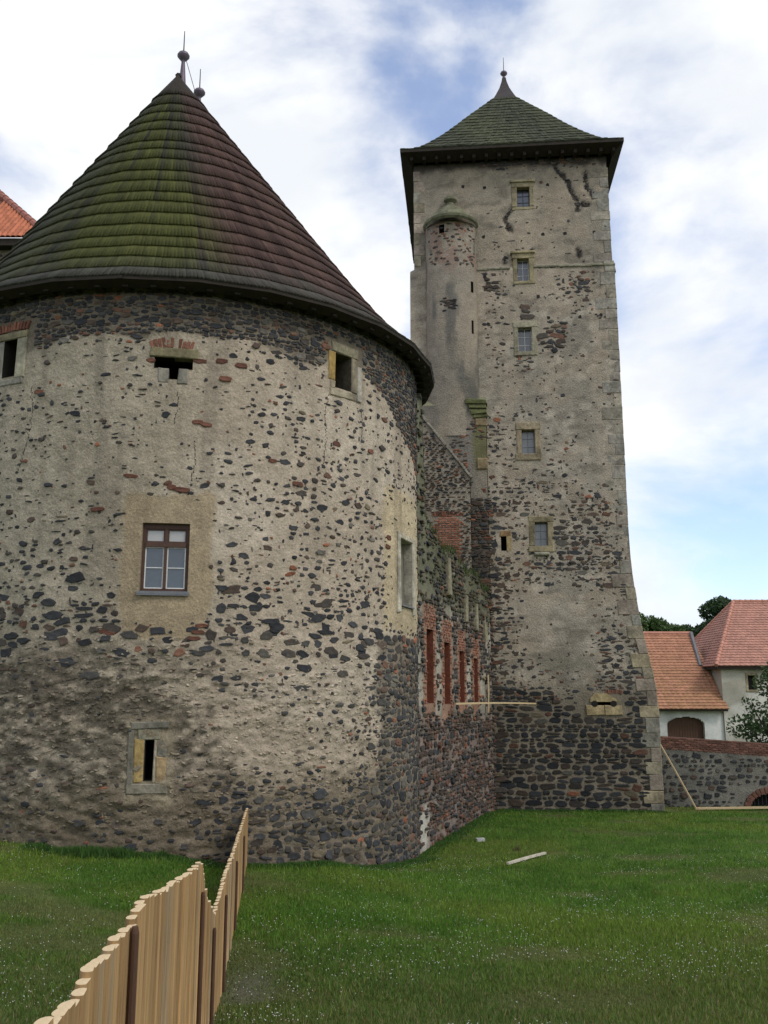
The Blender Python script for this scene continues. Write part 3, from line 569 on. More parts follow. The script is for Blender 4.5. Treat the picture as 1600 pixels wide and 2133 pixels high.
def sq_col(u, v):
    n = fbm(u * .4, v * .4, 111, 4); n2 = fbm(u * 2.4, v * 2.4, 112, 4); n3 = fbm(u * 1.0, v * .22, 113, 4)
    c = np.array([.325, .295, .25]) + (np.array([.38, .34, .285]) - np.array([.325, .295, .25])) * sstep(.4, .65, n)[..., None]
    gry = np.array([.205, .20, .18]); c = c + (gry - c) * (sstep(.46, .66, n3) * .7)[..., None]
    up = sstep(17.9, 18.8, v); c = c + (np.array([.265, .245, .205]) - c) * (up * .6)[..., None]
    c = c + (np.array([.40, .37, .32]) - c) * (sstep(16, 10, v) * sstep(-1, 2, v) * .45)[..., None]
    sm = fbm(u * 1.4, v * 4.0, 114, 5, .6); c = c * (1 - .30 * sstep(.52, .68, sm))[..., None]; pk = fbm(u * .9 + 4, v * 1.1, 115, 4); c = c + (np.array([.36, .315, .255]) - c) * (sstep(.5, .62, pk) * .5)[..., None]; wt = fbm(u * 1.9 + 8, v * 2.6, 116, 4); c = c + (np.array([.47, .44, .385]) - c) * (sstep(.58, .68, wt) * .55 * sstep(17.9, 16, v))[..., None]
    dk = sstep(.6, -.4, v + .8 * (n - .5)); c = c + (np.array([.17, .152, .12]) - c) * (dk * .85)[..., None]
    cr = sstep(.13, .05, crackf(u, v) + .35 * (fbm(u * 5, v * 5, 117, 3) - .5)); c = c + (np.array([.055, .05, .045]) - c) * cr[..., None]
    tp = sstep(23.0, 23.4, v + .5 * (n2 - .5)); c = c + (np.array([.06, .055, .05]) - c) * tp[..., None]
    for h, s_, _ in W_SQ:
        k = sstep(.25, 0, np.maximum(np.maximum(s_[0] - u, u - s_[1]), np.maximum(s_[2] - .35 - v, v - s_[3])) + .3 * (n2 - .5)); c = c + (np.array([.36, .335, .275]) - c) * (k * .6)[..., None]
    gs = sstep(1.0, .2, np.hypot((u - 5.6) / 1.6, (v - 1.1) / .5) + .5 * (n2 - .5)); c = c + (np.array([.17, .17, .14]) - c) * (gs * .6)[..., None]
    return c * (.86 + .28 * n2)[..., None] * np.array([.98, .92, .84])
sq_tower = thing('square_tower', (6, 41.5, -4.6), 'tall square keep of grey plaster and rubble with pyramid shingle roof', 'tower')
sq_wall = wall_grid('wall', SQ, np.arange(0, W1 + .001, .078), np.arange(-5.6, 23.61, .075), SQ_HOLES, M_PLASTER, sq_col, sq_tower)
DEP = 9.6
g = G(); zs = [-5.6, -.75, 0, .75, 1.89, 3.23, 4.6, 5.79, 18.3, 18.45, 23.6]          # sides and back
pr_ = []
for z in zs:
    a = sq_pos(np.array([0.0, W1]), np.array([z, z])); bk = -np.array([N1[0], N1[1], 0]) * DEP
    pr_ += [a[1], a[1] + bk, a[0] + bk, a[0]]
for k in range(len(zs) - 1):
    for i in range(3): g.add([pr_[4 * k + i], pr_[4 * k + i + 1], pr_[4 * k + 5 + i], pr_[4 * k + 4 + i]], [(0, 1, 2, 3)], (.31, .28, .235))
g.obj('side_walls', M_PLASTER, sq_tower)
def sq_e(u, v):
    n = fbm(u * .8, v * .8, 121, 3); n2 = fbm(u * .35, v * .35, 122, 3)
    e = np.where(v > 18.4, .015, .12)
    e = np.where((v < 18.1) & (v > 13), .05 + .85 * sstep(.54, .72, n) + .35 * np.exp(-((u - 3.6) / .55) ** 2 - ((v - 17.3) / .8) ** 2) + .4 * np.exp(-((u - 7.2) / .8) ** 2 - ((v - 17.2) / .7) ** 2) + .3 * np.exp(-((u - 4.0) / .4) ** 2 - ((v - 14.5) / 1.2) ** 2), e)
    e = np.where(v <= 13, (.10 + .26 * sstep(10, 6, v)) * sstep(.25, .6, n2) * 1.5 + .8 * (n - .47), e)
    e = e + .35 * sstep(4.2, 3.4, u) * sstep(13, 11, v) * sstep(9, 11.5, v) * .8
    e = np.where(v < 4.6, e * (1 - .75 * np.exp(-((u - 5.4) / 1.3) ** 2 - ((v - 2.2) / 1.8) ** 2)), e)
    e = np.maximum(e, .75 * sstep(4.6, 3.6, u + .8 * (n - .5)) * sstep(9, 7.5, v)); e = np.maximum(e, .7 * sstep(6.6, 7.6, u + 1.5 * (n - .5)) * sstep(3.2, 1.6, v))
    e = np.maximum(e, .55 * sstep(6.3, 7.3, u) * sstep(9, 7.5, v) * sstep(4.5, 6, v))
    e = np.maximum(e, .99 * sstep(.2, -.5, v + 1.3 * (n - .5)))
    e = np.maximum(e, .9 * sstep(23.15, 23.4, v + .4 * (n - .5)))
    return e
QZ = []; z = -4.75
while z < 23.0: h_ = random.uniform(.42, .62); QZ.append((z, min(z + h_, 23.2))); z += h_
EXQ = [w[1] for w in W_SQ] + [(3.5, 4.2, 5.6, 6.5), (6.25, 7.85, -1.0, .0), (-1, 3.2, 5, 24), (W1 - .85, W1 + .1, 6, 24)]
S = stones_layout(.1, W1 - .55, -5.0, 23.5, .13, .30, (1.1, 2.6)); e = sq_e(S[:, 0], S[:, 1]); keep = (RNG.random(len(S)) < np.clip(e * 1.25, 0, 1)) & ~inrects(S[:, 0], S[:, 1], EXQ); S = S[keep]; e = e[keep]
sc_ = np.clip(.42 + .58 * e + RNG.uniform(-.2, .18, len(S)), .25, 1.02); sc_ = np.where(e > .8, np.maximum(sc_, .92), sc_); S[:, 2] *= sc_ * .95; S[:, 3] *= sc_ * .92
C = pick(len(S), [2, 3, 4, 3.2, 1.6, .35, .8, .3]); lo = S[:, 1] < .1; C[lo] = pick(int(lo.sum()), [4, 4, 4, 2, .7, .1, .5, .2]) * .62
set_stones(sq_wall, SQ, S, C, np.where(e > .75, RNG.uniform(.012, .045, len(S)), RNG.uniform(.006, .02, len(S))), 300, rect=np.where(e > .75, 4.5, 2.6), jit=np.where(e > .75, .13, .22))
n = 5200; Sf = np.stack([RNG.uniform(3.2, W1 - .2, n), RNG.uniform(-.5, 23.3, n), RNG.gamma(2.2, .02, n) + .015, RNG.gamma(2.2, .012, n) + .012], 1)
kf = (RNG.random(n) < np.clip(sq_e(Sf[:, 0], Sf[:, 1]) * 1.2 + .03, 0, 1)) & ~inrects(Sf[:, 0], Sf[:, 1], EXQ[:-2]); Sf = Sf[kf]
set_stones(sq_wall, SQ, Sf, pick(len(Sf), [3, 3, 3, 2.5, 1.5, .6, 1, .4]), RNG.uniform(.006, .02, len(Sf)), 0, massname='stone_chips', rect=2.2, jit=.3)
n = 900; Sf = []                                                   # crumbling edges of the cracks
for c_ in CR:
    for (x0, y0), (x1, y1) in zip(c_[:-1], c_[1:]):
        for k in range(int(15 * math.hypot(x1 - x0, y1 - y0)) + 3):
            t = random.random(); Sf.append((x0 + (x1 - x0) * t + random.gauss(0, .05), y0 + (y1 - y0) * t + random.gauss(0, .05), random.uniform(.03, .11), random.uniform(.02, .06)))
Sf = np.array(Sf); set_stones(sq_wall, SQ, Sf, pick(len(Sf), [4, 4, 3, 2, 0, 0, .4, 0]) * .8, RNG.uniform(.01, .04, len(Sf)), 0, massname='crack_rubble', rect=2.2, jit=.3, rot=.6)
PUT = [(4.0, 16.0), (6.0, 15.9), (7.35, 15.9), (8.25, 15.95), (3.4, 15.7), (6.9, 19.9), (5.9, 19.9), (3.2, 19.9), (8.2, 19.9), (2.3, 22.4), (3.3, 22.3), (6.2, 22.3), (5.6, 16.9), (3.3, 17.9)]
SBq = np.array([(a, b, .085, .09) for a, b in PUT]); set_stones(sq_wall, SQ, SBq, np.array([(.02, .018, .016)] * len(PUT)), np.full(len(PUT), .005), len(PUT), name='putlog_hole', rect=3, jit=.2)
# drip ledge
g = G(); F = frame_at(SQ, 0, LEDGE); uu = np.linspace(2.9, W1 + .02, 40)
uu = np.linspace(2.9, W1 + .02, 13)
for a, b in zip(uu[:-1], uu[1:]):
    if 4.35 < (a + b) / 2 < 5.6: continue
    w_ = random.uniform(-.012, .012); g = G(); g.block(F, a + .004, b - .004, -.2, .06 + w_, -.06 + w_, .04 + w_, (.22, .21, .15), ch=.02, jit=.006); g.obj('ledge_stone', M_DRESS, sq_tower)
# quoins on the right corner
QC = [(.30, .26, .185), (.27, .25, .205), (.31, .26, .17), (.25, .235, .19), (.29, .24, .19), (.26, .255, .215)]
for k, (a, b) in enumerate(QZ):
    lw = .75 if k % 2 else .45; lw += random.uniform(-.15, .15); zc = (a + b) / 2; p = sq_pos(np.array([W1]), np.array([zc]))[0]
    pa = sq_pos(np.array([W1]), np.array([a]))[0]; pb = sq_pos(np.array([W1]), np.array([b]))[0]; sh = (Vector(pb) - Vector(pa)).dot(Vector((E1[0], E1[1], 0))) / (b - a)
    n_ = Vector((N1[0], N1[1], 0)); x_ = Vector((E1[0], E1[1], 0)); Mx = Matrix(((x_.x, n_.x, 0, p[0]), (x_.y, n_.y, 0, p[1]), (0, 0, 1, zc), (0, 0, 0, 1))) @ Matrix(((1, 0, sh, 0), (0, 1, 0, 0), (0, 0, 1, 0), (0, 0, 0, 1)))
    s_ = random.uniform(.68, 1.0); c = np.array(random.choice(QC)); up_k = float(sstep(2, 9, zc)) * .6; c = tuple(c * (1 - up_k) + np.array([.30, .275, .23]) * up_k); g = G(); g.block(Mx, -lw, .012, -.4, (.006 if zc > 5 else .02) + random.uniform(0, .015), a - zc + .006, b - zc - .006, tuple(q * s_ for q in c), ch=.02, jit=.014); g.obj('quoin', M_DRESS, sq_wall)
for k in range(9):
    a = 18.6 + k * .52; lw = .5 if k % 2 else .3; F = frame_at(SQ, 0, a + .25); s_ = random.uniform(.8, 1.1)
    g = G(); g.block(F, -.005, lw, -.3, .02, -.25, .25, tuple(q * s_ for q in random.choice(QC)), ch=.02, jit=.012); g.obj('quoin', M_DRESS, sq_wall)
# windows
for k, (h, s_, kind) in enumerate(W_SQ):
    uc = (h[0] + h[1]) / 2; F = frame_at(SQ, uc, (h[2] + h[3]) / 2); F = F.copy(); zc = (h[2] + h[3]) / 2; hw = (h[1] - h[0]) / 2; hh = (h[3] - h[2]) / 2
    reveal('window_reveal', SQ, h, .34, M_DRESS, sq_wall, (.26, .225, .15), (.015, .015, .015))
    sa, sb = s_[0] - uc, s_[1] - uc; ta, tb = s_[2] - zc, s_[3] - zc; cs = [(.34, .29, .18), (.32, .27, .16), (.34, .31, .22), (.32, .26, .17), (.31, .26, .16)][k]
    surround(F, 0, [('lintel', sa, sb, hh, tb, .04, cs), ('jamb', sa + .02, -hw, -hh, hh, .03, tuple(q * .92 for q in cs)), ('jamb', hw, sb - .02, -hh, hh, .034, cs), ('sill', sa + (.02 if kind < 2 else -.02), sb, ta, -hh, .05 if kind else .02, tuple(q * .95 for q in cs))], sq_tower, 'window_surround')
    if k in (1, 0): g = G(); g.block(F, sa - .06, sb + .04, -.1, .11, tb - .11, tb + .01, cs, ch=.02); g.obj('hood_mould', M_DRESS, sq_tower)
    if k == 4: g = G(); g.block(F, sa + .2, sb - .2, -.1, .12, ta - .16, ta + .0, (.28, .27, .2), ch=.05); g.obj('sill_corbel', M_DRESS, sq_tower)
    g = G(); y0, y1 = -.28, -.235; m_ = M_IRON if kind == 0 else (M_WHITE if kind == 1 else M_LEAD); fw = .025
    g.box(F, -hw, -hw + fw, y0, y1, -hh, hh); g.box(F, hw - fw, hw, y0, y1, -hh, hh); g.box(F, -hw + fw, hw - fw, y0, y1, hh - fw, hh); g.box(F, -hw + fw, hw - fw, y0, y1, -hh, -hh + fw)
    g.box(F, -.011, .011, y0 + .01, y1 - .004, -hh + fw, hh - fw)
    rows = [-hh + fw, -hh + 2 * hh * .33, -hh + 2 * hh * .66, hh - fw]
    for z in rows[1:-1]: g.box(F, -hw + fw, hw - fw, y0 + .01, y1 - .008, z - .01, z + .01)
    wn_ = g.obj('window', m_, sq_tower)
    for r_ in range(3):
        for x0, x1 in ((-hw + fw, -.011), (.011, hw - fw)):
            g = G(); g.box(F @ Matrix.Rotation(random.uniform(-.01, .01), 4, 'Z'), x0, x1, y0 + .012, y0 + .02, rows[r_] + .01, rows[r_ + 1] - .01); g.obj('pane', M_GLASS_OLD if kind < 2 else M_GLASS_PALE, wn_)
reveal('hole_recess', SQ, SQ_HOLE, .9, M_DARK, sq_wall, (.02, .02, .02), (.01, .01, .01)); reveal('gunport_recess', SQ, SQ_KEY, .8, M_DARK, sq_wall, (.02, .02, .02), (.01, .01, .01))
F = frame_at(SQ, 3.83, 6.0); surround(F, 0, [('jamb', .12, .34, -.3, .34, .03, (.36, .28, .15)), ('lintel', -.15, .3, .325, .55, .03, (.25, .16, .08))], sq_tower, 'hole_surround')
F = frame_at(SQ, 7.12, -.5)
surround(F, 0, [('gunport_stone', -.72, -.01, -.43, -.055, .05, (.40, .31, .17)), ('gunport_stone', .01, .70, -.43, -.055, .05, (.38, .30, .17))], sq_tower, 'gunport_sill')
g = G(); top = [(-.55, .09), (-.52, .25), (-.36, .42), (.12, .42), (.42, .24), (.55, .14), (.5, .09)]
v = [tuple(F @ Vector((x, .05, z))) for x, z in top] + [tuple(F @ Vector((x, -.2, z))) for x, z in top]; m = len(top)
g.add(v, [tuple(range(m))[::-1]] + [(i, (i + 1) % m, m + (i + 1) % m, m + i) for i in range(m)], (.33, .26, .14)); g.obj('gunport_cap', M_DRESS, sq_tower)
for x in (-.37, .37):
    g = G(); g.tube([tuple(F @ Vector((x, .02, .015))), tuple(F @ Vector((x, .056, .015)))], .125, 12); g.obj('gunport_eye', M_DARK, sq_tower)
brick_arch(F, .42, .42, .62, .18, 9, sq_wall)
for t in range(7):
    pass

# roof of the square tower (bell-cast pyramid, square plan turned 5 degrees)
RC = np.array([6.22, 42.1]); RX = Vector((E1[0], E1[1], 0)); RN = Vector((N1[0], N1[1], 0))
MR = Matrix(((RX.x, RN.x, 0, RC[0]), (RX.y, RN.y, 0, RC[1]), (0, 0, 1, 0), (0, 0, 0, 1)))
eL = (np.array([.72, 37.06]) - RC); ex0 = float(eL @ E1); eR = (np.array([10.55, 36.2]) - RC); ex1 = float(eR @ E1); ey1 = float(eR @ N1); ey0 = -5.4
sp = [(1.0, 23.88), (.93, 24.12), (.83, 24.55), (.70, 25.35), (.55, 26.4), (.40, 27.55), (.25, 28.65), (.105, 29.72)]
spa = np.array(sp)
def corner(t, z, dx=0):
    return [(ex0 * t, ey0 * t, z), (ex1 * t, ey0 * t, z), (ex1 * t, ey1 * t, z), (ex0 * t, ey1 * t, z)]
g = G()
for (t0, z0), (t1, z1) in zip(sp[:-1], sp[1:]):
    a = corner(t0 * .995, z0 - .05); b = corner(t1 * .995, z1 - .05); v = [tuple(MR @ Vector(p)) for p in a + b]
    g.add(v, [(i, (i + 1) % 4, 4 + (i + 1) % 4, 4 + i) for i in range(4)])
sq_roof = g.obj('roof', M_DARKWOOD, sq_tower)
NCs = 20; ts = np.linspace(0, 1, NCs + 1); sseg = np.r_[0, np.cumsum(np.hypot(np.diff(spa[:, 0]) * 5.2, np.diff(spa[:, 1])))]
def sp_at(s): s = s * sseg[-1]; return np.interp(s, sseg, spa[:, 0]), np.interp(s, sseg, spa[:, 1])
for k in range(NCs):
    t0, z0 = sp_at(ts[k]); t1, z1 = sp_at(min(1, ts[k + 1] + .006)); A_ = corner(t0, z0); B_ = corner(t1, z1); g = G()
    for i in range(4):
        a0, a1 = Vector(A_[i]), Vector(A_[(i + 1) % 4]); b0, b1 = Vector(B_[i]), Vector(B_[(i + 1) % 4]); nsh = max(3, int((a1 - a0).length / (.16 if i == 2 else .4)))
        nn = (a1 - a0).cross(b0 - a0).normalized(); nn = nn if nn.z > 0 else -nn
        for j in range(nsh):
            f0, f1 = (j + .02) / nsh, (j + .98) / nsh; lf = random.uniform(.03, .055); dr = random.uniform(-.03, .02)
            pts_ = [a0.lerp(a1, f0), a0.lerp(a1, f1), b0.lerp(b1, f1), b0.lerp(b1, f0)]; dn = (pts_[0] - pts_[3]).normalized() * dr
            v = [pts_[0] + dn - nn * .01, pts_[1] + dn - nn * .01, pts_[0] + dn + nn * lf, pts_[1] + dn + nn * lf, pts_[2] + nn * .012, pts_[3] + nn * .012]
            s_ = random.uniform(.65, 1.3); gm = .5 + .5 * math.sin(j * .21 + k * .05 + i) ; c = (.040 * s_ + .012 * gm, .044 * s_ + .014 * gm, .024 * s_ + .004 * gm)
            g.add([tuple(MR @ p) for p in v], [(0, 1, 3, 2), (2, 3, 4, 5)], c)
    o = g.obj('shingle_course', M_SHINGLE, sq_roof); o['kind'] = 'stuff'
g = G()                                                            # soffit, fascia
o_ = corner(1.0, 23.86); wl = [(ex0 + .5, ey0 + .5, 23.55), (ex1 - .4, ey0 + .5, 23.55), (ex1 - .4, ey1 - .62, 23.55), (ex0 + .5, ey1 - .62, 23.55)]
lo_ = corner(1.0, 23.74); v = [tuple(MR @ Vector(p)) for p in o_ + lo_ + wl]
g.add(v, [(i, (i + 1) % 4, 4 + (i + 1) % 4, 4 + i) for i in range(4)] + [(4 + i, 4 + (i + 1) % 4, 8 + (i + 1) % 4, 8 + i) for i in range(4)]); g.obj('soffit', M_DARKWOOD, sq_roof)
for k in range(17):
    x = ex0 + .5 + (ex1 - ex0 - .9) * k / 16; Mx = MR @ Matrix.Translation((x, ey1 - .40, 23.58)); g = G(); g.box(Mx, -.07, .07, -.3, .12, -.09, .11); g.obj('rafter_end', M_DARKWOOD, sq_roof)
g = G(); cp = [(.118, 29.62), (.088, 29.98), (.052, 30.45), (.028, 30.9), (.018, 31.2)]
for (t0, z0), (t1, z1) in zip(cp[:-1], cp[1:]):
    v = [tuple(MR @ Vector(p)) for p in corner(t0, z0) + corner(t1, z1)]; g.add(v, [(i, (i + 1) % 4, 4 + (i + 1) % 4, 4 + i) for i in range(4)])
sp_o = g.obj('spire_cap', mat('dark_sheet', .6, .3, 8, src='rgb', color=(.050, .042, .042), n1=(3, .3), bdist=.01), sq_roof)
finial(RC[0], RC[1], 31.0, .62, sq_roof, stem=.5, rod=1.3)

# --- stair turret on the keep
TU, TR = 1.83, 1.12
tb = sq_pos(np.array([TU]), np.array([16.0]))[0]; TX, TY = float(tb[0]), float(tb[1])
def tu_pos(u, v):
    k = sstep(10.8, 15.5, v); rr_ = TR * (.36 + .32 * k); th = u / TR - AL * -1
    c = np.cos(u / TR) * rr_; s_ = np.sin(u / TR) * TR
    return np.stack([TX + E1[0] * s_ + N1[0] * c, TY + E1[1] * s_ + N1[1] * c, v + 0 * s_], -1)
def tu_nrm(u, v):
    c = np.cos(u / TR); s_ = np.sin(u / TR); return np.stack([E1[0] * s_ + N1[0] * c, E1[1] * s_ + N1[1] * c, 0 * c + 0 * v], -1)
def tu_dsp(u, v): return .035 * (fbm(u * 2 + 40, v * 2, 131, 4) - .5)
TUS = Surf(tu_pos, tu_nrm, tu_dsp)
def tu_col(u, v):
    n = fbm(u * .9 + 30, v * .45, 141, 4); n2 = fbm(u * 3 + 9, v * 3, 142, 4); c = np.array([.30, .27, .235]) * np.ones(u.shape + (1,))
    c = c + (np.array([.33, .29, .245]) - c) * sstep(.4, .6, n)[..., None]; dk = sstep(.56, .70, fbm(u * 1.2 + 5, v * .5, 143, 4)) * .75; c = c + (np.array([.13, .13, .125]) - c) * dk[..., None]
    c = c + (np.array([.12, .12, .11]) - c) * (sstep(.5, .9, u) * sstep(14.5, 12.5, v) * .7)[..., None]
    rd = sstep(.55, .65, fbm(u * 2 + 3, v * 1.5, 144, 3)) * sstep(17.5, 18.5, v) * .45; c = c + (np.array([.26, .14, .11]) - c) * rd[..., None]
    return c * (.88 + .24 * n2)[..., None] * np.array([.90, .87, .80])
T_H1 = (-.52, -.28, 19.72, 20.12); T_H2 = (.95, 1.12, 17.0, 17.5); T_H3 = (.95, 1.08, 15.1, 15.7)
turret = wall_grid('stair_turret', TUS, np.arange(-math.pi / 2 * TR, math.pi / 2 * TR + .01, .07), np.arange(10.6, 20.31, .07), [T_H1, T_H2, T_H3], M_PLASTER, tu_col, sq_tower)
turret['label'] = 'half-round stair turret with mossy stone cap on the keep'
for h in (T_H1, T_H2, T_H3): reveal('turret_slit', TUS, h, .5, M_DARK, turret, (.02, .02, .02), (.01, .01, .01))
n = 90; Sf = np.stack([RNG.uniform(-1.2, 1.3, n), RNG.uniform(18.2, 20.2, n), RNG.uniform(.05, .13, n), RNG.uniform(.03, .06, n)], 1); set_stones(turret, TUS, Sf, pick(n, [1, 2, 2, 2, 3, 1.5, 1, 0]), RNG.uniform(.01, .02, n), 0)
n = 34; Sf = np.stack([RNG.normal(-.1, .17, n), RNG.normal(16.4, .13, n), RNG.uniform(.05, .13, n), RNG.uniform(.03, .06, n)], 1); set_stones(turret, TUS, Sf, pick(n, [3, 2, 2, 1, .3, 0, 0, 0]) * .7, RNG.uniform(.01, .02, n), 0)
g = G(); a_ = AL * -1
g.lathe(TX, TY, [(TR + .02, 20.22), (TR + .10, 20.3), (TR + .12, 20.40), (TR - .02, 20.46), (TR - .12, 20.62), (TR - .42, 20.98), (TR - .72, 21.22), (.22, 21.38), (.17, 21.5), (.30, 21.62), (.26, 21.76), (.05, 21.82)], 28, (.15, .15, .095), -math.pi / 2 - AL, math.pi / 2 - AL)
g.obj('turret_cap', M_DRESS, turret)
# pier below the turret with moss ledges
PW0, PW1, POFF = .0, 3.22, .36
def pi_pos(u, v): return np.stack([O1[0] + E1[0] * u + N1[0] * POFF, O1[1] + E1[1] * u + N1[1] * POFF, v + 0 * u], -1)
PI = Surf(pi_pos, sq_nrm, lambda u, v: .04 * (fbm(u * 2 + 70, v * 2, 151, 4) - .5))
def pi_col(u, v):
    n = fbm(u * .8 + 30, v * .5, 152, 4); n2 = fbm(u * 3 + 9, v * 3, 153, 4); c = np.array([.31, .28, .235]) * np.ones(u.shape + (1,)); c = c + (np.array([.18, .18, .17]) - c) * (sstep(.5, .65, n) * .6)[..., None]
    gr = sstep(2.55, 2.75, u + .2 * (n2 - .5)) * sstep(8.8, 9.4, v) * sstep(12.2, 11.4, v); c = c + (np.array([.17, .17, .075]) - c) * (gr * .85)[..., None]; dk = sstep(7.8, 7.0, v + .6 * (n2 - .5)); c = c + (np.array([.11, .09, .07]) - c) * (dk * .8)[..., None]
    return c * (.85 + .3 * n2)[..., None] * np.array([.82, .78, .74])
pier = wall_grid('pier', PI, np.arange(PW0, PW1 + .01, .08), np.arange(-5.5, 12.0, .08), [], M_PLASTER, pi_col, sq_tower)
F = frame_at(PI, 0, 0); g = G()
g.add([tuple(F @ Vector(p)) for p in ((PW1, 0, -5.5), (PW1, -.5, -5.5), (PW1, -.5, 12.3), (PW1, 0, 11.95))], [(0, 1, 2, 3)], (.22, .2, .15)); g.add([tuple(F @ Vector(p)) for p in ((PW0, 0, 11.95), (PW1, 0, 11.95), (PW1, -.5, 12.6), (PW0, -.5, 12.6))], [(0, 1, 2, 3)], (.20, .20, .12)); g.obj('pier_side', M_PLASTER, pier)
for k in range(4):
    g = G(); g.block(F, 2.35 + .1 * k, PW1 + .03, -.3, .16 - .04 * k, 12.05 - .2 * k - .1, 12.05 - .2 * k + .1, (.115, .12, .05), ch=.03, jit=.05); g.obj('moss_ledge', M_DRESS, pier)
for a, b, c in ((2.75, 11.3, .3), (2.8, 9.6, .5)):
    g = G(); g.block(F, a, PW1 + .01, -.2, .05, b - c, b, (.21, .16, .09), ch=.03, jit=.02); g.obj('moss_stone', M_DRESS, pier)
n = 260; Sf = np.stack([RNG.uniform(1.6, 3.15, n), RNG.uniform(7.4, 11.2, n), RNG.uniform(.05, .14, n), RNG.uniform(.025, .05, n)], 1); kf = RNG.random(n) < sstep(.42, .6, fbm(Sf[:, 0] * 1.5, Sf[:, 1] * 1.1, 155, 3)); Sf = Sf[kf]; set_stones(pier, PI, Sf, pick(len(Sf), [1, 2, 2, 3, 3, 2, 0, 0]), RNG.uniform(.01, .02, len(Sf)), 0)
S = stones_layout(1.2, PW1 - .05, -4.9, 7.9, .10, .24, (1.2, 2.8)); S[:, 2] *= .95; S[:, 3] *= .92; set_stones(pier, PI, S, pick(len(S), [2, 3, 4, 4, 2.5, .3, .3, .2]) * .85, RNG.uniform(.02, .06, len(S)), 120)

# ------------------------------------------------------------------ GABLE WALL with the bricked-up arch, against the keep
GOFF = .62
def ga_pos(u, v): return np.stack([O1[0] + E1[0] * u + N1[0] * GOFF, O1[1] + E1[1] * u + N1[1] * GOFF, v + 0 * u], -1)
GA = Surf(ga_pos, sq_nrm, lambda u, v: .05 * (fbm(u * 2.5 + 90, v * 4, 161, 4) - .5))
gable = thing('gable_wall', tuple(ga_pos(np.array([1.5]), np.array([-4.6]))[0]), 'brown rubble wall stump with sloping roof scar and bricked-up red arch', 'wall')
def gtop(u): return 12.1 - 1.34 * u
U_ = np.arange(-1.2, 2.51, .08); ZB = -5.4
UU = np.tile(U_, (150, 1)); tt = np.linspace(0, 1, 150)[:, None]; VV = ZB + (np.minimum(gtop(UU), 11.8) - ZB) * tt
P_ = GA.pos(UU, VV) + GA.nrm(UU, VV) * GA.dsp(UU, VV)[..., None]; I = np.arange(UU.size).reshape(UU.shape); Fq = np.stack([I[:-1, :-1], I[:-1, 1:], I[1:, 1:], I[1:, :-1]], -1).reshape(-1, 4)
n2 = fbm(UU * 3, VV * 5, 162, 4); cc = (np.array([.27, .235, .185]) * (.75 + .5 * n2)[..., None]).reshape(-1, 3)
ga_wall = link('wall', npmesh('wall', P_.reshape(-1, 3), Fq, M_PLASTER, cc, True), gable)
F = frame_at(GA, 0, 0); g = G()
g.add([tuple(F @ Vector(p)) for p in ((-1.2, .02, gtop(-1.2)), (2.5, .02, gtop(2.5)), (2.5, -.6, gtop(2.5)), (-1.2, -.6, gtop(-1.2)), (2.5, .0, ZB), (2.5, -.6, ZB))], [(0, 1, 2, 3), (1, 4, 5, 2)], (.27, .25, .2)); g.obj('end_face', M_PLASTER, gable)
for k in range(14):
    x0 = -1.1 + k * .26; Mx = F @ Matrix.Translation((x0, 0, gtop(x0))) @ Matrix.Rotation(math.atan(1.34), 4, 'Y'); g = G(); g.block(Mx, 0, .42, -.3, .08 + random.uniform(-.02, .02), -.04, .05, (.27, .25, .20), ch=.015, jit=.012); g.obj('coping_stone', M_DRESS, gable)
BA = (.98, 2.08, 4.3, 7.15)
S = stones_layout(-1.2, 2.45, -4.9, 11.5, .05, .115, (1.6, 4.2)); keep = (S[:, 1] < gtop(S[:, 0]) - .15) & ~inrects(S[:, 0], S[:, 1], [BA]) & (RNG.random(len(S)) < .62 + .3 * sstep(.4, .6, fbm(S[:, 0], S[:, 1], 163, 3))); S = S[keep]
S[:, 2] *= RNG.uniform(.55, .95, len(S)); S[:, 3] *= RNG.uniform(.6, .9, len(S)); C = pick(len(S), [1.5, 2.5, 4, 4, 2, .3, .3, .2]); set_stones(ga_wall, GA, S, C, RNG.uniform(.015, .05, len(S)), 120)
SB = []
z = BA[2]
k = 0
while z < BA[3]:
    x = BA[0] - (.12 if k % 2 else 0)
    while x < BA[1]:
        xc = x + .13; ok = BA[0] < xc < BA[1] and (z < 6.75 or abs(xc - 1.53) < .55 - (z - 6.75) * .9)
        if ok: SB.append((xc, z + .045, .12, .037))
        x += .26
    z += .092; k += 1
SB = np.array(SB); set_stones(ga_wall, GA, SB, np.array([(.27, .105, .06)]) * RNG.uniform(.6, 1.25, (len(SB), 1)) + RNG.uniform(0, .03, (len(SB), 1)), np.full(len(SB), .02) + RNG.uniform(0, .015, len(SB)), 300, name='brick', rect=9, jit=.03, rot=.01)
Fm = frame_at(GA, 1.53, 0); brick_arch(Fm, 0, 7.12, 1.3, .2, 13, ga_wall)

# ------------------------------------------------------------------ CURTAIN WALL between the towers
A2 = np.array([1.02, 27.2]); B2 = np.array([4.30, 37.0]); L2 = float(np.linalg.norm(B2 - A2)); E2 = (B2 - A2) / L2; N2 = np.array([E2[1], -E2[0]])
def cw_pos(u, v): return np.stack([A2[0] + E2[0] * u, A2[1] + E2[1] * u, v + 0 * u], -1)
def cw_nrm(u, v): return np.stack([N2[0] + 0 * u + 0 * v, N2[1] + 0 * u + 0 * v, 0 * u + 0 * v], -1)
CW = Surf(cw_pos, cw_nrm, lambda u, v: .09 * (fbm(u * 1.2 + 20, v * 1.5, 171, 4) - .5) + .04 * (fbm(u * 5, v * 7, 172, 3) - .5))
SLITS = [(.86, 1.60, -.35, 1.88), (2.95, 3.66, -.40, 1.58), (5.0, 5.66, -.42, 1.38), (7.2, 7.78, -.45, 1.20)]
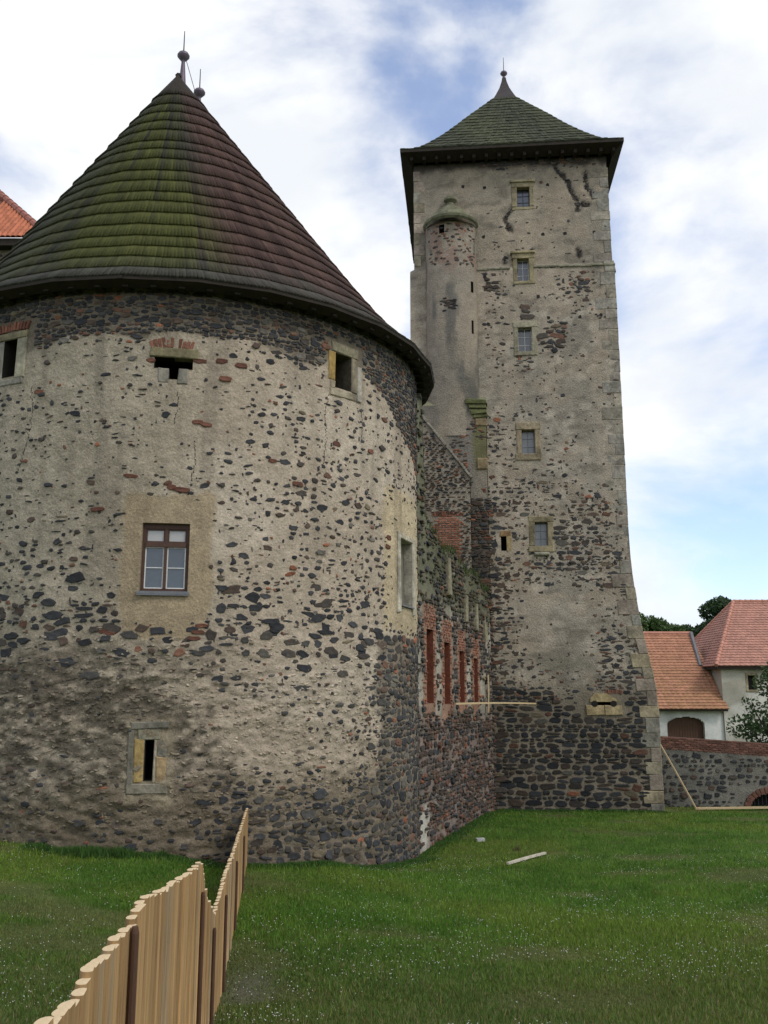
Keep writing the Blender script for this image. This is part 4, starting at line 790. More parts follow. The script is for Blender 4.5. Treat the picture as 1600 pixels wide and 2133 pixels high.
def cw_top(u): return 5.0 - .085 * u + .55 * (fbm(u * 1.1, u * 0 + 3, 173, 4) - .5) * 2 + 4.2 * sstep(.72, .55, u)
def cw_col(u, v):
    n = fbm(u * .8, v * .5, 174, 4); n2 = fbm(u * 3, v * 3, 175, 4); c = np.array([.22, .19, .155]) * np.ones(u.shape + (1,)); c = c + (np.array([.36, .33, .265]) - c) * (sstep(.48, .62, n) * sstep(-1.2, 0, v))[..., None]
    c = c + (np.array([.19, .14, .12]) - c) * (sstep(-.6, -1.4, v) * .7)[..., None]
    gm = sstep(2.2, 3.4, v + 1.2 * (n - .5)); c = c + (np.array([.085, .088, .045]) - c) * (gm * .8)[..., None]
    wh = sstep(.9, .2, np.hypot((u - .5) / .9, (v + 4.0) / 1.1) + .7 * (n2 - .5)); c = c + (np.array([.52, .49, .42]) - c) * wh[..., None]
    for s_ in SLITS:
        k = sstep(.5, .2, np.maximum(np.maximum(s_[0] - u, u - s_[1]), np.maximum(s_[2] - .2 - v, (v - s_[3]) * .45)) + .25 * (n2 - .5)); c = c + (np.array([.28, .15, .095]) - c) * (k * .75)[..., None]
    return c * (.75 + .5 * n2)[..., None]
curtain = thing('curtain_wall', (A2[0], A2[1], -4.6), 'ruined dark rubble curtain wall with four tall red brick niches', 'wall')
Uc = np.arange(-.9, L2 + .01, .07); Vc = np.arange(-5.5, 3.95, .07)
cw_wall = wall_grid('wall', CW, Uc, Vc, SLITS, M_PLASTER, cw_col, curtain)
UU = np.tile(Uc, (14, 1)); tt = np.linspace(0, 1, 14)[:, None]; VV = Vc[-1] + (cw_top(UU) - Vc[-1]) * tt; P_ = CW.pos(UU, VV) + CW.nrm(UU, VV) * CW.dsp(UU, VV)[..., None]
tk = np.array([-N2[0], -N2[1], 0]) * .8; P_ = np.concatenate([P_, (P_[-1] + tk + np.array([0, 0, .1]))[None], (P_[-1] + tk * 1.1 - np.array([0, 0, 9]))[None]]); I = np.arange(P_.shape[0] * P_.shape[1]).reshape(P_.shape[:2]); Fq = np.stack([I[:-1, :-1], I[:-1, 1:], I[1:, 1:], I[1:, :-1]], -1).reshape(-1, 4)
cc = cw_col(np.tile(Uc, (16, 1)), np.tile(np.full(len(Uc), 4.6), (16, 1))).reshape(-1, 3); link('ragged_top', npmesh('ragged_top', P_.reshape(-1, 3), Fq, M_PLASTER, cc, True), curtain)
for s_ in SLITS: reveal('niche_recess', CW, s_, .55, M_STONE_A, cw_wall, (.16, .05, .028), (.19, .06, .034))
S = stones_layout(-.8, L2 - .05, -5.0, 9.2, .09, .22, (1.1, 2.6)); inn = inrects(S[:, 0], S[:, 1], [(a - .32, b + .32, c - .25, d + .75) for a, b, c, d in SLITS])
wv = sstep(1.0, .3, np.hypot((S[:, 0] - .5) / .9, (S[:, 1] + 4.0) / 1.1)); nn_ = fbm(S[:, 0] * .8, S[:, 1] * .5, 174, 4)
keep = ~inn & (S[:, 1] < cw_top(S[:, 0]) - .05) & (RNG.random(len(S)) < .9 - .6 * wv - .5 * sstep(.5, .62, nn_) * (S[:, 1] > -1)); S = S[keep]; S[:, 2] *= RNG.uniform(.7, .97, len(S)); S[:, 3] *= RNG.uniform(.7, .95, len(S))
C = pick(len(S), [2, 3, 4, 3, 1.2, .25, 1, .5]); lo = (S[:, 1] < -.7); C[lo] = pick(int(lo.sum()), [1, 2, 4, 5, 2.2, .2, .7, .3]) * .95; hi = (S[:, 1] > 2.6) & (RNG.random(len(S)) < .6); C[hi] = C[hi] * .5 + np.array([.06, .065, .03]) * .5
set_stones(cw_wall, CW, S, C, RNG.uniform(.02, .09, len(S)), 300, jit=.16)
SB = []
for a, b, c_, d in SLITS:
    z = c_ - .2; k = 0
    while z < d + .7:
        ex = .28 if k % 2 else .18
        if z < d:
            SB += [(a - ex / 2 - .01, z + .04, ex / 2, .036), (b + ex / 2 + .01, z + .04, ex / 2, .036)]
            if random.random() < .5: SB += [(a - ex - .1, z + .04, .1, .036)]
        else:
            x = a - .15
            while x < b + .15: SB.append((x + .05, z + .04, .055, .038)); x += .12
        z += .088; k += 1
SB = np.array(SB); kf = RNG.random(len(SB)) < .74; SB = SB[kf]; SB[:, 2] *= RNG.uniform(.6, 1.05, len(SB)); SB[:, 3] *= RNG.uniform(.75, 1.02, len(SB)); set_stones(cw_wall, CW, SB, np.array([(.25, .098, .055)]) * RNG.uniform(.45, 1.2, (len(SB), 1)) + RNG.uniform(0, .05, (len(SB), 1)), RNG.uniform(.01, .05, len(SB)), 300, name='brick', massname='bricks', rect=6, jit=.11, rot=.07)
for u_, z0, z1 in ((3.3, 3.1, 4.35), (5.7, 2.4, 3.4), (7.4, 2.2, 3.2), (8.9, 1.9, 2.6)):
    F = frame_at(CW, u_, 0); g = G(); g.block(F, -.16, .14, -.3, .16, z0, z1, (.24, .215, .145), ch=.03, jit=.05); g.obj('dressed_jamb', M_DRESS, curtain)
# weeds on the ragged top
def blades(name, X, Y, Z, Hh, Wd, Cc, lean=.45, mat_=None):
    n = len(X); a = RNG.uniform(0, 2 * np.pi, n); dx, dy = np.cos(a), np.sin(a); l = RNG.normal(0, lean, n) * Hh; b = RNG.uniform(0, 2 * np.pi, n)
    P0 = np.stack([X - dx * Wd / 2, Y - dy * Wd / 2, Z], 1); P1 = np.stack([X + dx * Wd / 2, Y + dy * Wd / 2, Z], 1); P2 = np.stack([X + np.cos(b) * l, Y + np.sin(b) * l, Z + Hh], 1)
    V_ = np.stack([P0, P1, P2], 1).reshape(-1, 3); F_ = np.arange(3 * n).reshape(-1, 3); K = np.repeat(Cc, 3, 0); K[2::3] *= 1.25
    return npmesh(name, V_, F_, mat_ or M_GRASS, K)
n = 5000; uu = RNG.uniform(.8, L2 - .1, n); bk_ = RNG.uniform(-.05, .7, n); px = A2[0] + E2[0] * uu - N2[0] * bk_; py = A2[1] + E2[1] * uu - N2[1] * bk_
o = link('wall_top_weeds', blades('wall_top_weeds', px, py, np.minimum(cw_top(uu), 5.3) - .05, RNG.gamma(3, .06, n), RNG.uniform(.015, .04, n), np.array([(.055, .075, .022)]) * RNG.uniform(.6, 1.6, (n, 1)))); tag(o, 'straggling weeds growing along the ruined curtain wall top', 'weeds', kind='stuff')

# ------------------------------------------------------------------ MOAT WALL on the right
A3 = np.array([10.4, 38.55]); B3 = np.array([30.0, 40.4]); L3 = float(np.linalg.norm(B3 - A3)); E3 = (B3 - A3) / L3; N3 = np.array([E3[1], -E3[0]])
def mw_pos(u, v): return np.stack([A3[0] + E3[0] * u, A3[1] + E3[1] * u, v + 0 * u], -1)
def mw_nrm(u, v): return np.stack([N3[0] + 0 * u + 0 * v, N3[1] + 0 * u + 0 * v, 0 * u + 0 * v], -1)
MW = Surf(mw_pos, mw_nrm, lambda u, v: .05 * (fbm(u * 1.5 + 20, v * 2, 181, 4) - .5))
def mw_top(u): return -1.75 - .068 * np.maximum(u, 0) + .04 * np.maximum(u - 6, 0)
moat = thing('moat_wall', (12, 38.8, -4.6), 'low grey rubble moat wall topped with red brick courses beside the keep', 'wall')
AR = (4.62, 6.5, -5.2, -4.15)
def mw_col(u, v):
    n = fbm(u * .7, v * .7, 182, 4); n2 = fbm(u * 3, v * 3, 183, 4); c = np.array([.17, .16, .135]) * np.ones(u.shape + (1,)); c = c + (np.array([.11, .106, .09]) - c) * (sstep(.45, .62, n) * .8)[..., None]
    br = sstep(-.55, -.45, v - mw_top(u) + .15 * (n2 - .5)); c = c + (np.array([.13, .075, .055]) - c) * br[..., None]; return c * (.78 + .44 * n2)[..., None]
Um = np.arange(-.4, L3, .09); UU = np.tile(Um, (44, 1)); tt = np.linspace(0, 1, 44)[:, None]; VV = -5.4 + (mw_top(UU) + 5.4) * tt
P_ = MW.pos(UU, VV) + MW.nrm(UU, VV) * MW.dsp(UU, VV)[..., None]; tk = np.array([-N3[0], -N3[1], 0]) * .6; CC_ = mw_col(UU, VV); P_ = np.concatenate([P_, (P_[-1] + tk)[None], (P_[-1] + tk - np.array([0, 0, 4]))[None]]); CC_ = np.concatenate([CC_, CC_[-1:], CC_[-1:]])
I = np.arange(P_.shape[0] * P_.shape[1]).reshape(P_.shape[:2]); Fq = np.stack([I[:-1, :-1], I[:-1, 1:], I[1:, 1:], I[1:, :-1]], -1)
uc = (UU[:-1, :-1] + UU[1:, 1:]) / 2; vc = (VV[:-1, :-1] + VV[1:, 1:]) / 2; hole = (np.abs(uc - 5.56) < .94) & (vc < -4.75 + .62 * np.sqrt(np.clip(1 - ((uc - 5.56) / .94) ** 2, 0, 1))); Fq = np.concatenate([Fq[:-2][~hole], Fq[-2:].reshape(-1, 4)])
mw_wall = link('wall', npmesh('wall', P_.reshape(-1, 3), Fq, M_PLASTER, CC_.reshape(-1, 3), True), moat)
F = frame_at(MW, 5.56, -4.75); g = G(); g.box(F, -1.1, 1.1, -.9, -.5, -1, .8); g.obj('culvert_dark', M_DARK, moat)
for k in range(11):
    x = -.85 + k * .17; g = G(); g.tube([tuple(F @ Vector((x, -.12, -.6))), tuple(F @ Vector((x, -.12, .6)))], .018, 6); g.obj('culvert_bar', M_IRON, moat)
for k in range(17):
    a = math.pi * (k + .5) / 17; Mx = F @ Matrix.Translation((math.cos(a) * .95, 0, math.sin(a) * .63)) @ Matrix.Rotation(math.pi / 2 - a, 4, 'Y'); g = G(); s_ = random.uniform(.6, 1.1); g.block(Mx, -.075, .075, -.25, .05, 0, .26, (.16 * s_, .075 * s_, .05 * s_), ch=.012, jit=.008); g.obj('arch_brick', M_STONE_A, moat)
S = stones_layout(0, 9.5, -5.0, -1.7, .13, .30, (1.0, 2.0)); ov = ((np.abs(S[:, 0] - 5.56) < 1.3) & (S[:, 1] < -3.7)); keep = ~ov & (S[:, 1] < mw_top(S[:, 0]) - .55) & (RNG.random(len(S)) < .85); S = S[keep]; sc_ = RNG.uniform(.5, 1.0, len(S)); S[:, 2] *= sc_; S[:, 3] *= sc_ * .9
set_stones(mw_wall, MW, S, pick(len(S), [3, 4, 3, 1, .3, 0, 1.5, .3]) * .8, RNG.uniform(.02, .06, len(S)), 200, jit=.2)
SB = []
for k in range(6):
    x = .0 + (k % 2) * .13
    while x < 10: zt_ = float(mw_top(np.array([x]))[0]); SB.append((x + .13, zt_ - .05 - k * .085, .122, .036)); x += .262
SB = np.array(SB); set_stones(mw_wall, MW, SB, np.array([(.15, .07, .05)]) * RNG.uniform(.5, 1.3, (len(SB), 1)), RNG.uniform(.01, .035, len(SB)), 240, name='brick', massname='bricks', rect=8, jit=.05, rot=.02)

# ------------------------------------------------------------------ HOUSE on the right
YH = 60.0
def tile_slope(name, q, rows, mat_, parent, c0=(.38, .135, .085), cvar=.12, cols=.3, moss=0.0):
    """roof plane q = eave_left, eave_right, ridge_right, ridge_left as overlapping tile courses"""
    q = [Vector(p) for p in q]; nn = (q[1] - q[0]).cross(q[3] - q[0]).normalized(); nn = nn if nn.z > 0 else -nn
    root = None
    g = G(); g.add([tuple(p - nn * .04) for p in q], [(0, 1, 2, 3)], tuple(x * .4 for x in c0)); root = g.obj(name, mat_, parent)
    for k in range(rows):
        f0, f1 = k / rows, min(1, (k + 1.12) / rows); a0, a1 = q[0].lerp(q[3], f0), q[1].lerp(q[2], f0); b0, b1 = q[0].lerp(q[3], f1), q[1].lerp(q[2], f1); n_ = max(2, int((a1 - a0).length / cols)); g = G()
        for j in range(n_):
            u0, u1 = j / n_, (j + 1) / n_; s_ = random.uniform(1 - cvar, 1 + cvar); mo = moss * random.random() * (1 - f0); um = (u0 * .5 + u1 * .5)
            v = [a0.lerp(a1, u0) + nn * .0, a0.lerp(a1, u1), a0.lerp(a1, u0) + nn * .055, a0.lerp(a1, u1) + nn * .055, b0.lerp(b1, u1) + nn * .012, b0.lerp(b1, u0) + nn * .012]
            mid0 = a0.lerp(a1, um) + nn * .085; mid1 = b0.lerp(b1, um) + nn * .035; mb = a0.lerp(a1, um)
            c = tuple(x * s_ * (1 - mo) + y * mo for x, y in zip(c0, (.22, .16, .05)))
            g.add([tuple(p) for p in (v[0], mb, v[1], v[2], mid0, v[3], v[5], mid1, v[4])], [(0, 1, 4, 3), (1, 2, 5, 4), (3, 4, 7, 6), (4, 5, 8, 7)], c)
        o = g.obj('tile_course', mat_, root); o['kind'] = 'stuff'
    return root
house = thing('courtyard_house', (24, YH + 5, -4.7), 'white-walled house with hipped red tile roof behind the moat wall', 'house')
wing = thing('gatehouse_wing', (17, YH + 4, -4.7), 'lower white wing with red tile roof and dark arched gate', 'house')
XC = 21.85
def quadwall(g, p0, p1, z0, z1, c): g.add([(p0[0], p0[1], z0), (p1[0], p1[1], z0), (p1[0], p1[1], z1), (p0[0], p0[1], z1)], [(0, 1, 2, 3)], c)
# main block, front wall with a small window
WHc = (.56, .54, .48)
gx = np.unique(np.r_[np.linspace(XC, XC + 14, 90), 23.55, 24.0]); gzv = np.unique(np.r_[np.linspace(-5.2, 1.55, 46), .1, 1.0])
HF = Surf(lambda u, v: np.stack([u, np.full_like(u, YH) + 0 * v, v + 0 * u], -1), lambda u, v: np.stack([0 * u + 0 * v, -1 + 0 * u + 0 * v, 0 * u + 0 * v], -1), lambda u, v: .03 * (fbm(u, v, 191, 3) - .5))
def hcol(u, v):
    n = fbm(u * .5, v * .5, 192, 4); n2 = fbm(u * 2, v * 2, 193, 4); c = np.array(WHc) * np.ones(u.shape + (1,)); c = c + (np.array([.30, .28, .225]) - c) * (sstep(.5, .66, n) * .8)[..., None]; c = c + (np.array([.38, .34, .25]) - c) * (sstep(.0, 1.2, v + (n2 - .5)) * .5)[..., None]
    return c * (.85 + .3 * n2)[..., None]
hw_ = wall_grid('wall', HF, gx, gzv, [(23.55, 24.0, .1, 1.0)], M_WASH, hcol, house); reveal('window_recess', HF, (23.55, 24.0, .1, 1.0), .3, M_DRESS, hw_, (.2, .17, .12), (.03, .028, .025))
Fh = frame_at(HF, 23.775, .55); surround(Fh, 0, [('jamb', -.38, -.225, -.5, .5, .03, (.35, .29, .19)), ('jamb', .225, .38, -.5, .5, .03, (.35, .29, .19)), ('lintel', -.4, .4, .45, .62, .035, (.35, .29, .19)), ('sill', -.4, .4, -.6, -.45, .05, (.35, .29, .19))], house, 'window_surround')
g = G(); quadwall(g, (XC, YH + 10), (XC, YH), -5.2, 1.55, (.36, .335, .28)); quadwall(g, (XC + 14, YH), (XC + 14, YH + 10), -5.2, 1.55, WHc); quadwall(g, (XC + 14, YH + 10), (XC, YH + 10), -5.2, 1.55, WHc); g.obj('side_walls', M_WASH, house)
e0, e1, ef, eb, zr, ze = XC - .45, XC + 14.4, YH - .45, YH + 10.4, 6.25, 1.6
r0, r1, yr = 24.9, XC + 11, YH + 5
tile_slope('roof', [(e0, ef, ze), (e1, ef, ze), (r1, yr, zr), (r0, yr, zr)], 26, M_TILE, house, (.40, .205, .155), .10, .34)
tile_slope('roof', [(e0, eb, ze), (e0, ef, ze), (r0, yr, zr), (r0, yr + .001, zr)], 26, M_TILE, house, (.38, .19, .145), .10, .34)
tile_slope('roof', [(e1, eb, ze), (e0, eb, ze), (r0, yr, zr), (r1, yr, zr)], 8, M_TILE, house, (.40, .17, .12), .10, .8)
tile_slope('roof', [(e1, ef, ze), (e1, eb, ze), (r1, yr, zr), (r1, yr + .001, zr)], 8, M_TILE, house, (.40, .17, .12), .10, .8)
for p, q in (((e0, ef, ze), (r0, yr, zr)), ((e0, eb, ze), (r0, yr, zr)), ((r0, yr, zr), (r1, yr, zr))):
    p, q = Vector(p), Vector(q); m = int((q - p).length / .38)
    for k in range(m):
        a, b = p.lerp(q, k / m), p.lerp(q, (k + 1.15) / m); s_ = random.uniform(.9, 1.1); g = G(); g.tube([tuple(a + Vector((0, 0, .05))), tuple(b + Vector((0, 0, .03)))], [.13, .11], 7, (.46 * s_, .22 * s_, .16 * s_)); g.obj('ridge_tile', M_TILE, house)
g = G(); g.box(Matrix.Identity(4), e0 + .06, e1, ef + .06, ef + .14, ze - .2, ze - .02); g.box(Matrix.Identity(4), e0 + .05, e0 + .13, ef + .15, eb, ze - .2, ze - .02); g.box(Matrix.Identity(4), e0 + .14, e1, ef + .15, YH - .02, ze - .2, ze - .14); g.box(Matrix.Identity(4), e0 + .14, XC - .02, YH - .01, eb, ze - .2, ze - .14); g.obj('eave_board', M_DARKWOOD, house)
# wing
GATE = (18.2, 20.6)
def wcol(u, v): n2 = fbm(u * 2, v * 2, 195, 4); return np.array([.66, .66, .63]) * (.85 + .3 * n2)[..., None] * (1 - .25 * sstep(.5, .7, fbm(u * .6, v * .4, 196, 4)))[..., None]
zc_ = -2.1
gx = np.unique(np.r_[np.arange(9, XC, .12), GATE[0], GATE[1]]); gv = np.arange(-5.2, -.75, .06); UU, VV = np.meshgrid(gx, gv); P_ = np.stack([UU, np.full_like(UU, YH + .15), VV], -1); I = np.arange(UU.size).reshape(UU.shape); Fq = np.stack([I[:-1, :-1], I[:-1, 1:], I[1:, 1:], I[1:, :-1]], -1)
uc = (UU[:-1, :-1] + UU[1:, 1:]) / 2; vc = (VV[:-1, :-1] + VV[1:, 1:]) / 2; hole = (uc > GATE[0]) & (uc < GATE[1]) & (vc < zc_ + .48 * np.sqrt(np.clip(1 - ((uc - 19.4) / 1.2) ** 2, 0, 1)))
link('wall', npmesh('wall', P_.reshape(-1, 3), Fq[~hole], M_WASH, wcol(UU, VV).reshape(-1, 3)), wing)
gt = G(); nb = 14
for k in range(nb):
    x0 = GATE[0] + (GATE[1] - GATE[0]) * k / nb; x1 = GATE[0] + (GATE[1] - GATE[0]) * (k + 1) / nb; gt = G(); gt.box(Matrix.Identity(4), x0 + .008, x1 - .008, YH + .42, YH + .47 + .01 * (k % 2), -5.0, -1.55)
    o = gt.obj('board', M_POST, None)
    if k == 0: gate = o; o.name = 'gate'; setpar(o, wing)
    else: setpar(o, gate)
Ig = Matrix.Identity(4); g = G(); arch = [(GATE[0], -5.2), (GATE[0], zc_)] + [(19.4 - 1.2 * math.cos(a), zc_ + .48 * math.sin(a)) for a in np.linspace(0, math.pi, 17)] + [(GATE[1], -5.2)]
v = [(x, YH + .14, z) for x, z in arch] + [(x, YH + .5, z) for x, z in arch]; m = len(arch); g.add(v, [(i, i + 1, m + i + 1, m + i) for i in range(m - 1)], (.6, .6, .57)); g.obj('gate_reveal', M_WASH, wing)
tile_slope('roof', [(8.5, YH - .4, -1.12), (22.05, YH - .4, -1.12), (21.45, YH + 4.3, 3.95), (8.5, YH + 4.3, 3.95)], 27, M_TILE, wing, (.39, .19, .12), .12, .32, .45)
tile_slope('roof', [(22.0, YH + 9, -1.1), (8.5, YH + 9, -1.1), (8.5, YH + 4.3, 3.95), (21.4, YH + 4.3, 3.95)], 8, M_TILE, wing, (.40, .155, .085), .12, .8)
g = G(); g.tube([(8.5, YH + 4.3, 3.98), (21.5, YH + 4.3, 3.98)], .13, 8, (.46, .22, .16)); g.obj('ridge', M_TILE, wing)
g = G(); pv = [Vector((21.25, YH + 1.9 + .3, 1.55)), Vector((21.45, YH + 4.25, 3.9))]; g.tube([tuple(pv[0] + Vector((0, -.1, .12))), tuple(pv[1] + Vector((0, -.1, .12)))], .13, 6); g.obj('valley_flashing', M_LEAD, wing)
g = G(); g.box(Ig, 8.5, 22.0, YH - .36, YH - .26, -1.26, -1.15); g.obj('eave_board', M_DARKWOOD, wing)

# ------------------------------------------------------------------ PALACE roof far left
palace = thing('palace_block', (-26, 46, -4.3), 'dark rubble palace block with orange barrel tile roof, left edge behind the bastion', 'building')
PX1, PY0, PZ = -16.9, 40.6, 20.6
PS = Surf(lambda u, v: np.stack([u, np.full_like(u, PY0) + 0 * v, v + 0 * u], -1), lambda u, v: np.stack([0 * u + 0 * v, -1 + 0 * u + 0 * v, 0 * u + 0 * v], -1), lambda u, v: .05 * (fbm(u * 2, v * 2, 201, 3) - .5))
pw = wall_grid('wall', PS, np.arange(-24, PX1 + .01, .15), np.arange(14, 21.5, .12), [], M_PLASTER, lambda u, v: np.array([.19, .165, .125]) * (.6 + .8 * fbm(u * 2, v * 2, 202, 4))[..., None], palace)
S = stones_layout(-21, PX1, 16, 20.5, .15, .3); S[:, 2] *= .9; S[:, 3] *= .88; set_stones(pw, PS, S, pick(len(S), [3, 3, 3, 2, .8, .4, 1, .5]), RNG.uniform(.02, .05, len(S)), 60)
g = G(); quadwall(g, (-36, PY0), (-24, PY0), -5, 20.6, (.2, .18, .14)); quadwall(g, (-24, PY0), (PX1, PY0), -5, 14, (.2, .18, .14)); quadwall(g, (PX1, PY0), (PX1, PY0 + 12), -5, 20.6, (.2, .18, .14)); g.obj('lower_wall', M_PLASTER, palace)
ev0 = Vector((PX1 + .9, PY0 - .6, 21.15)); ap = Vector((-22.6, PY0 + 5.6, 28.1)); evL = Vector((-36, PY0 - .6, 21.15)); apL = Vector((-36, PY0 + 5.6, 28.1)); evB = Vector((PX1 + .9, PY0 + 12, 21.15))
g = G(); g.add([tuple(p) for p in (evL, ev0, ap, apL, evB)], [(0, 1, 2, 3), (1, 4, 2)], (.16, .05, .03)); proof = g.obj('roof', M_TILE, palace)
sl_v = (ap - ev0); row = .40; nrow = 18; tn = (Vector((1, 0, 0)).cross((apL - evL))).normalized(); tn = tn if tn.z > 0 else -tn; up_ = (apL - evL).normalized(); plen = (apL - evL).length
tg = G(); Aa = np.linspace(0, math.pi, 6); tv = [(.12 * math.cos(a) * s_, 0, 0) for a in Aa for s_ in (1,)]
vv = []
for yy, r_ in ((0, .125), (.46, .105)):
    for a in Aa: vv.append((r_ * math.cos(a), yy, r_ * .75 * math.sin(a)))
    if yy == 0:
        pass
tg.add(vv, [(i, i + 1, 7 + i, 6 + i) for i in range(5)]); tme = tg.mesh('tile', mat('barrel_tile', .8, .3, 18, src='obj', n1=(3, .2), n2=(14, .25), bdist=.01), True)
Rm = Matrix(((1, up_.x, tn.x, 0), (0, up_.y, tn.y, 0), (0, up_.z, tn.z, 0), (0, 0, 0, 1)))
nt_ = 0
for k in range(nrow):
    s_ = k * row; lim = ev0.x + (ap.x - ev0.x) * min(1, s_ / plen)
    x = ev0.x - .1
    while x > -19.6:
        x -= .25
        if x < lim - .12 and nt_ < 300:
            o = link('tile', tme, proof); p = Vector((x, evL.y, evL.z)) + up_ * s_ + tn * (.03 + .0 * k); o.matrix_basis = Matrix.Translation(p) @ Rm @ Matrix.Rotation(.06, 4, 'X'); b_ = random.uniform(.8, 1.2); o.color = (.40 * b_, .135 * b_, .07 * b_, 1); nt_ += 1
for k in range(16):
    a, b = ev0.lerp(ap, k / 16), ev0.lerp(ap, (k + 1.1) / 16); g = G(); g.tube([tuple(a + Vector((0, 0, .12))), tuple(b + Vector((0, 0, .1)))], [.2, .17], 8, (.30, .12, .09)); g.obj('ridge_tile', M_TILE, proof)
g = G(); g.box(Ig, -36, PX1 + .6, PY0 - .52, PY0 - .06, 20.8, 21.12); g.obj('soffit', M_DARKWOOD, palace)

# ------------------------------------------------------------------ GROUND sheet
xs = np.unique(np.r_[np.linspace(-600, -60, 19), np.linspace(-60, -20, 21), np.arange(-20, 24, .28), np.linspace(24, 60, 25), np.linspace(60, 600, 19)]); ys = np.unique(np.r_[np.linspace(-200, -6, 12), np.arange(-6, 42, .28), np.linspace(42, 100, 30), np.linspace(100, 900, 17)])
XX, YY = np.meshgrid(xs, ys); ZZ = ground_z(XX, YY); I = np.arange(XX.size).reshape(XX.shape); Fq = np.stack([I[:-1, :-1], I[:-1, 1:], I[1:, 1:], I[1:, :-1]], -1).reshape(-1, 4)
def dryf(x, y):
    d = sstep(.52, .70, fbm(x * .45, y * .8, 211, 4) + .12 * sstep(17, 12, y) - .05 * sstep(18, 24, y))
    d = np.maximum(d, .8 * np.exp(-((y - 14.2 + .05 * x) / .55) ** 2) * sstep(-3.5, -4.5, x)); return d
def gravelf(x, y): return np.exp(-((x + 1.75) / .35) ** 2 - ((y - 12.8) / .9) ** 2)
def grass_col(x, y, n):
    m = fbm(x * .25, y * .25, 212, 3); m2 = fbm(x * 1.3, y * 1.3, 213, 3); c = np.array([.092, .178, .024]) * np.ones(x.shape + (1,)); c = c + (np.array([.066, .146, .018]) - c) * sstep(.4, .6, m2)[..., None]; c = c + (np.array([.130, .190, .028]) - c) * (sstep(.5, .65, m) * .7)[..., None]
    d = dryf(x, y); c = c + (np.array([.160, .145, .072]) - c) * (d * .5)[..., None]
    near = sstep(17, 11.5, y + 1.5 * (m2 - .5)); c = c + (np.array([.085, .118, .034]) - c) * (near * .6)[..., None]; return c * 1.04
gc = grass_col(XX, YY, 0) * .55 + np.array([.010, .009, .004]); gr = gravelf(XX, YY)[..., None]; gc = gc + (np.array([.12, .11, .095]) - gc) * np.clip(gr * .7, 0, 1)
M_GROUND = mat('lawn_soil', .98, .6, 40, n1=(1.1, .25), n2=(14, .35), spec=.1, bdist=.03)
lawn = link('lawn', npmesh('lawn', np.stack([XX, YY, ZZ], -1).reshape(-1, 3), Fq, M_GROUND, gc.reshape(-1, 3), True)); lawn['kind'] = 'structure'
# short grass
def inside_buildings(x, y):
    m = (np.hypot(x - CX, y - CY) < R + .02) | ((np.abs(x - CX) < R) & (y > CY)); m |= ((x - A2[0]) * N2[0] + (y - A2[1]) * N2[1] < .03) & (y > CY - 2) ; m |= (((x - O1[0]) * N1[0] + (y - O1[1]) * N1[1]) < .03) & (x < 10.8) & (y > 35); m |= ((x - A3[0]) * N3[0] + (y - A3[1]) * N3[1] < .03) & (y > 37); return m
BX = []; BY = []
for y0, y1, n in ((10.2, 13, 170000), (13, 17, 170000), (17, 24, 150000), (24, 39, 130000)):
    y = RNG.uniform(y0, y1, n); x = RNG.uniform(-.47, .47, n) * (y + 1.5); k = ~inside_buildings(x, y); BX.append(x[k]); BY.append(y[k])
X = np.concatenate(BX); Y = np.concatenate(BY); k = RNG.random(len(X)) > .75 * np.clip(gravelf(X, Y) * 1.3, 0, 1); X, Y = X[k], Y[k]
c = grass_col(X, Y, 0) * RNG.uniform(.6, 1.5, (len(X), 1)); st_ = RNG.random(len(X)) < .05 + .16 * sstep(17, 11, Y); c[st_] = np.array([.19, .17, .085]) * RNG.uniform(.7, 1.3, (int(st_.sum()), 1)); c = c * np.stack([RNG.uniform(.85, 1.2, len(X)), np.ones(len(X)), RNG.uniform(.7, 1.2, len(X))], 1); dr = dryf(X, Y); sc_ = 1 + .035 * np.maximum(Y - 11, 0)
H_ = RNG.gamma(4, .0095, len(X)) * (1.15 - .45 * dr) * sc_ ** .5; W_ = RNG.uniform(.007, .014, len(X)) * sc_ * 1.5
grass = link('grass', blades('grass', X, Y, ground_z(X, Y) - .01, H_, W_, c)); tag(grass, 'short green lawn grass with dry patches', 'grass', kind='stuff')
# taller growth at the foot of the walls
n = 30000; t = RNG.random(n); X = np.zeros(n); Y = np.zeros(n); d = np.abs(RNG.normal(0, .22, n)) + .02
k1 = t < .62; th = RNG.uniform(D(-12), D(84), n); X[k1] = (CX + (R + d) * np.sin(th))[k1]; Y[k1] = (CY - (R + d) * np.cos(th))[k1]
k2 = (t >= .62) & (t < .82); u_ = RNG.uniform(-.3, L2, n); X[k2] = (A2[0] + E2[0] * u_ + N2[0] * d)[k2]; Y[k2] = (A2[1] + E2[1] * u_ + N2[1] * d)[k2]
k3 = t >= .82; u_ = RNG.uniform(3, 9.8, n); X[k3] = (O1[0] + E1[0] * u_ + N1[0] * d)[k3]; Y[k3] = (O1[1] + E1[1] * u_ + N1[1] * d)[k3]
thd = np.degrees(np.arctan2(X - CX, -(Y - CY))); hgt = .04 + .15 * sstep(.42, .68, fbm(X * 1.6, Y * 1.6, 221, 3)) * (.25 + .75 * sstep(30, 24, thd) * sstep(-12, 2, thd)) + .03
fr = link('wall_foot_grass', blades('wall_foot_grass', X, Y, ground_z(X, Y) - .01, hgt * RNG.uniform(.5, 1.2, n), RNG.uniform(.015, .035, n), np.array([(.045, .100, .020)]) * RNG.uniform(.6, 1.6, (n, 1)))); tag(fr, 'longer dark grass and weeds along the wall foot', 'grass', kind='stuff')
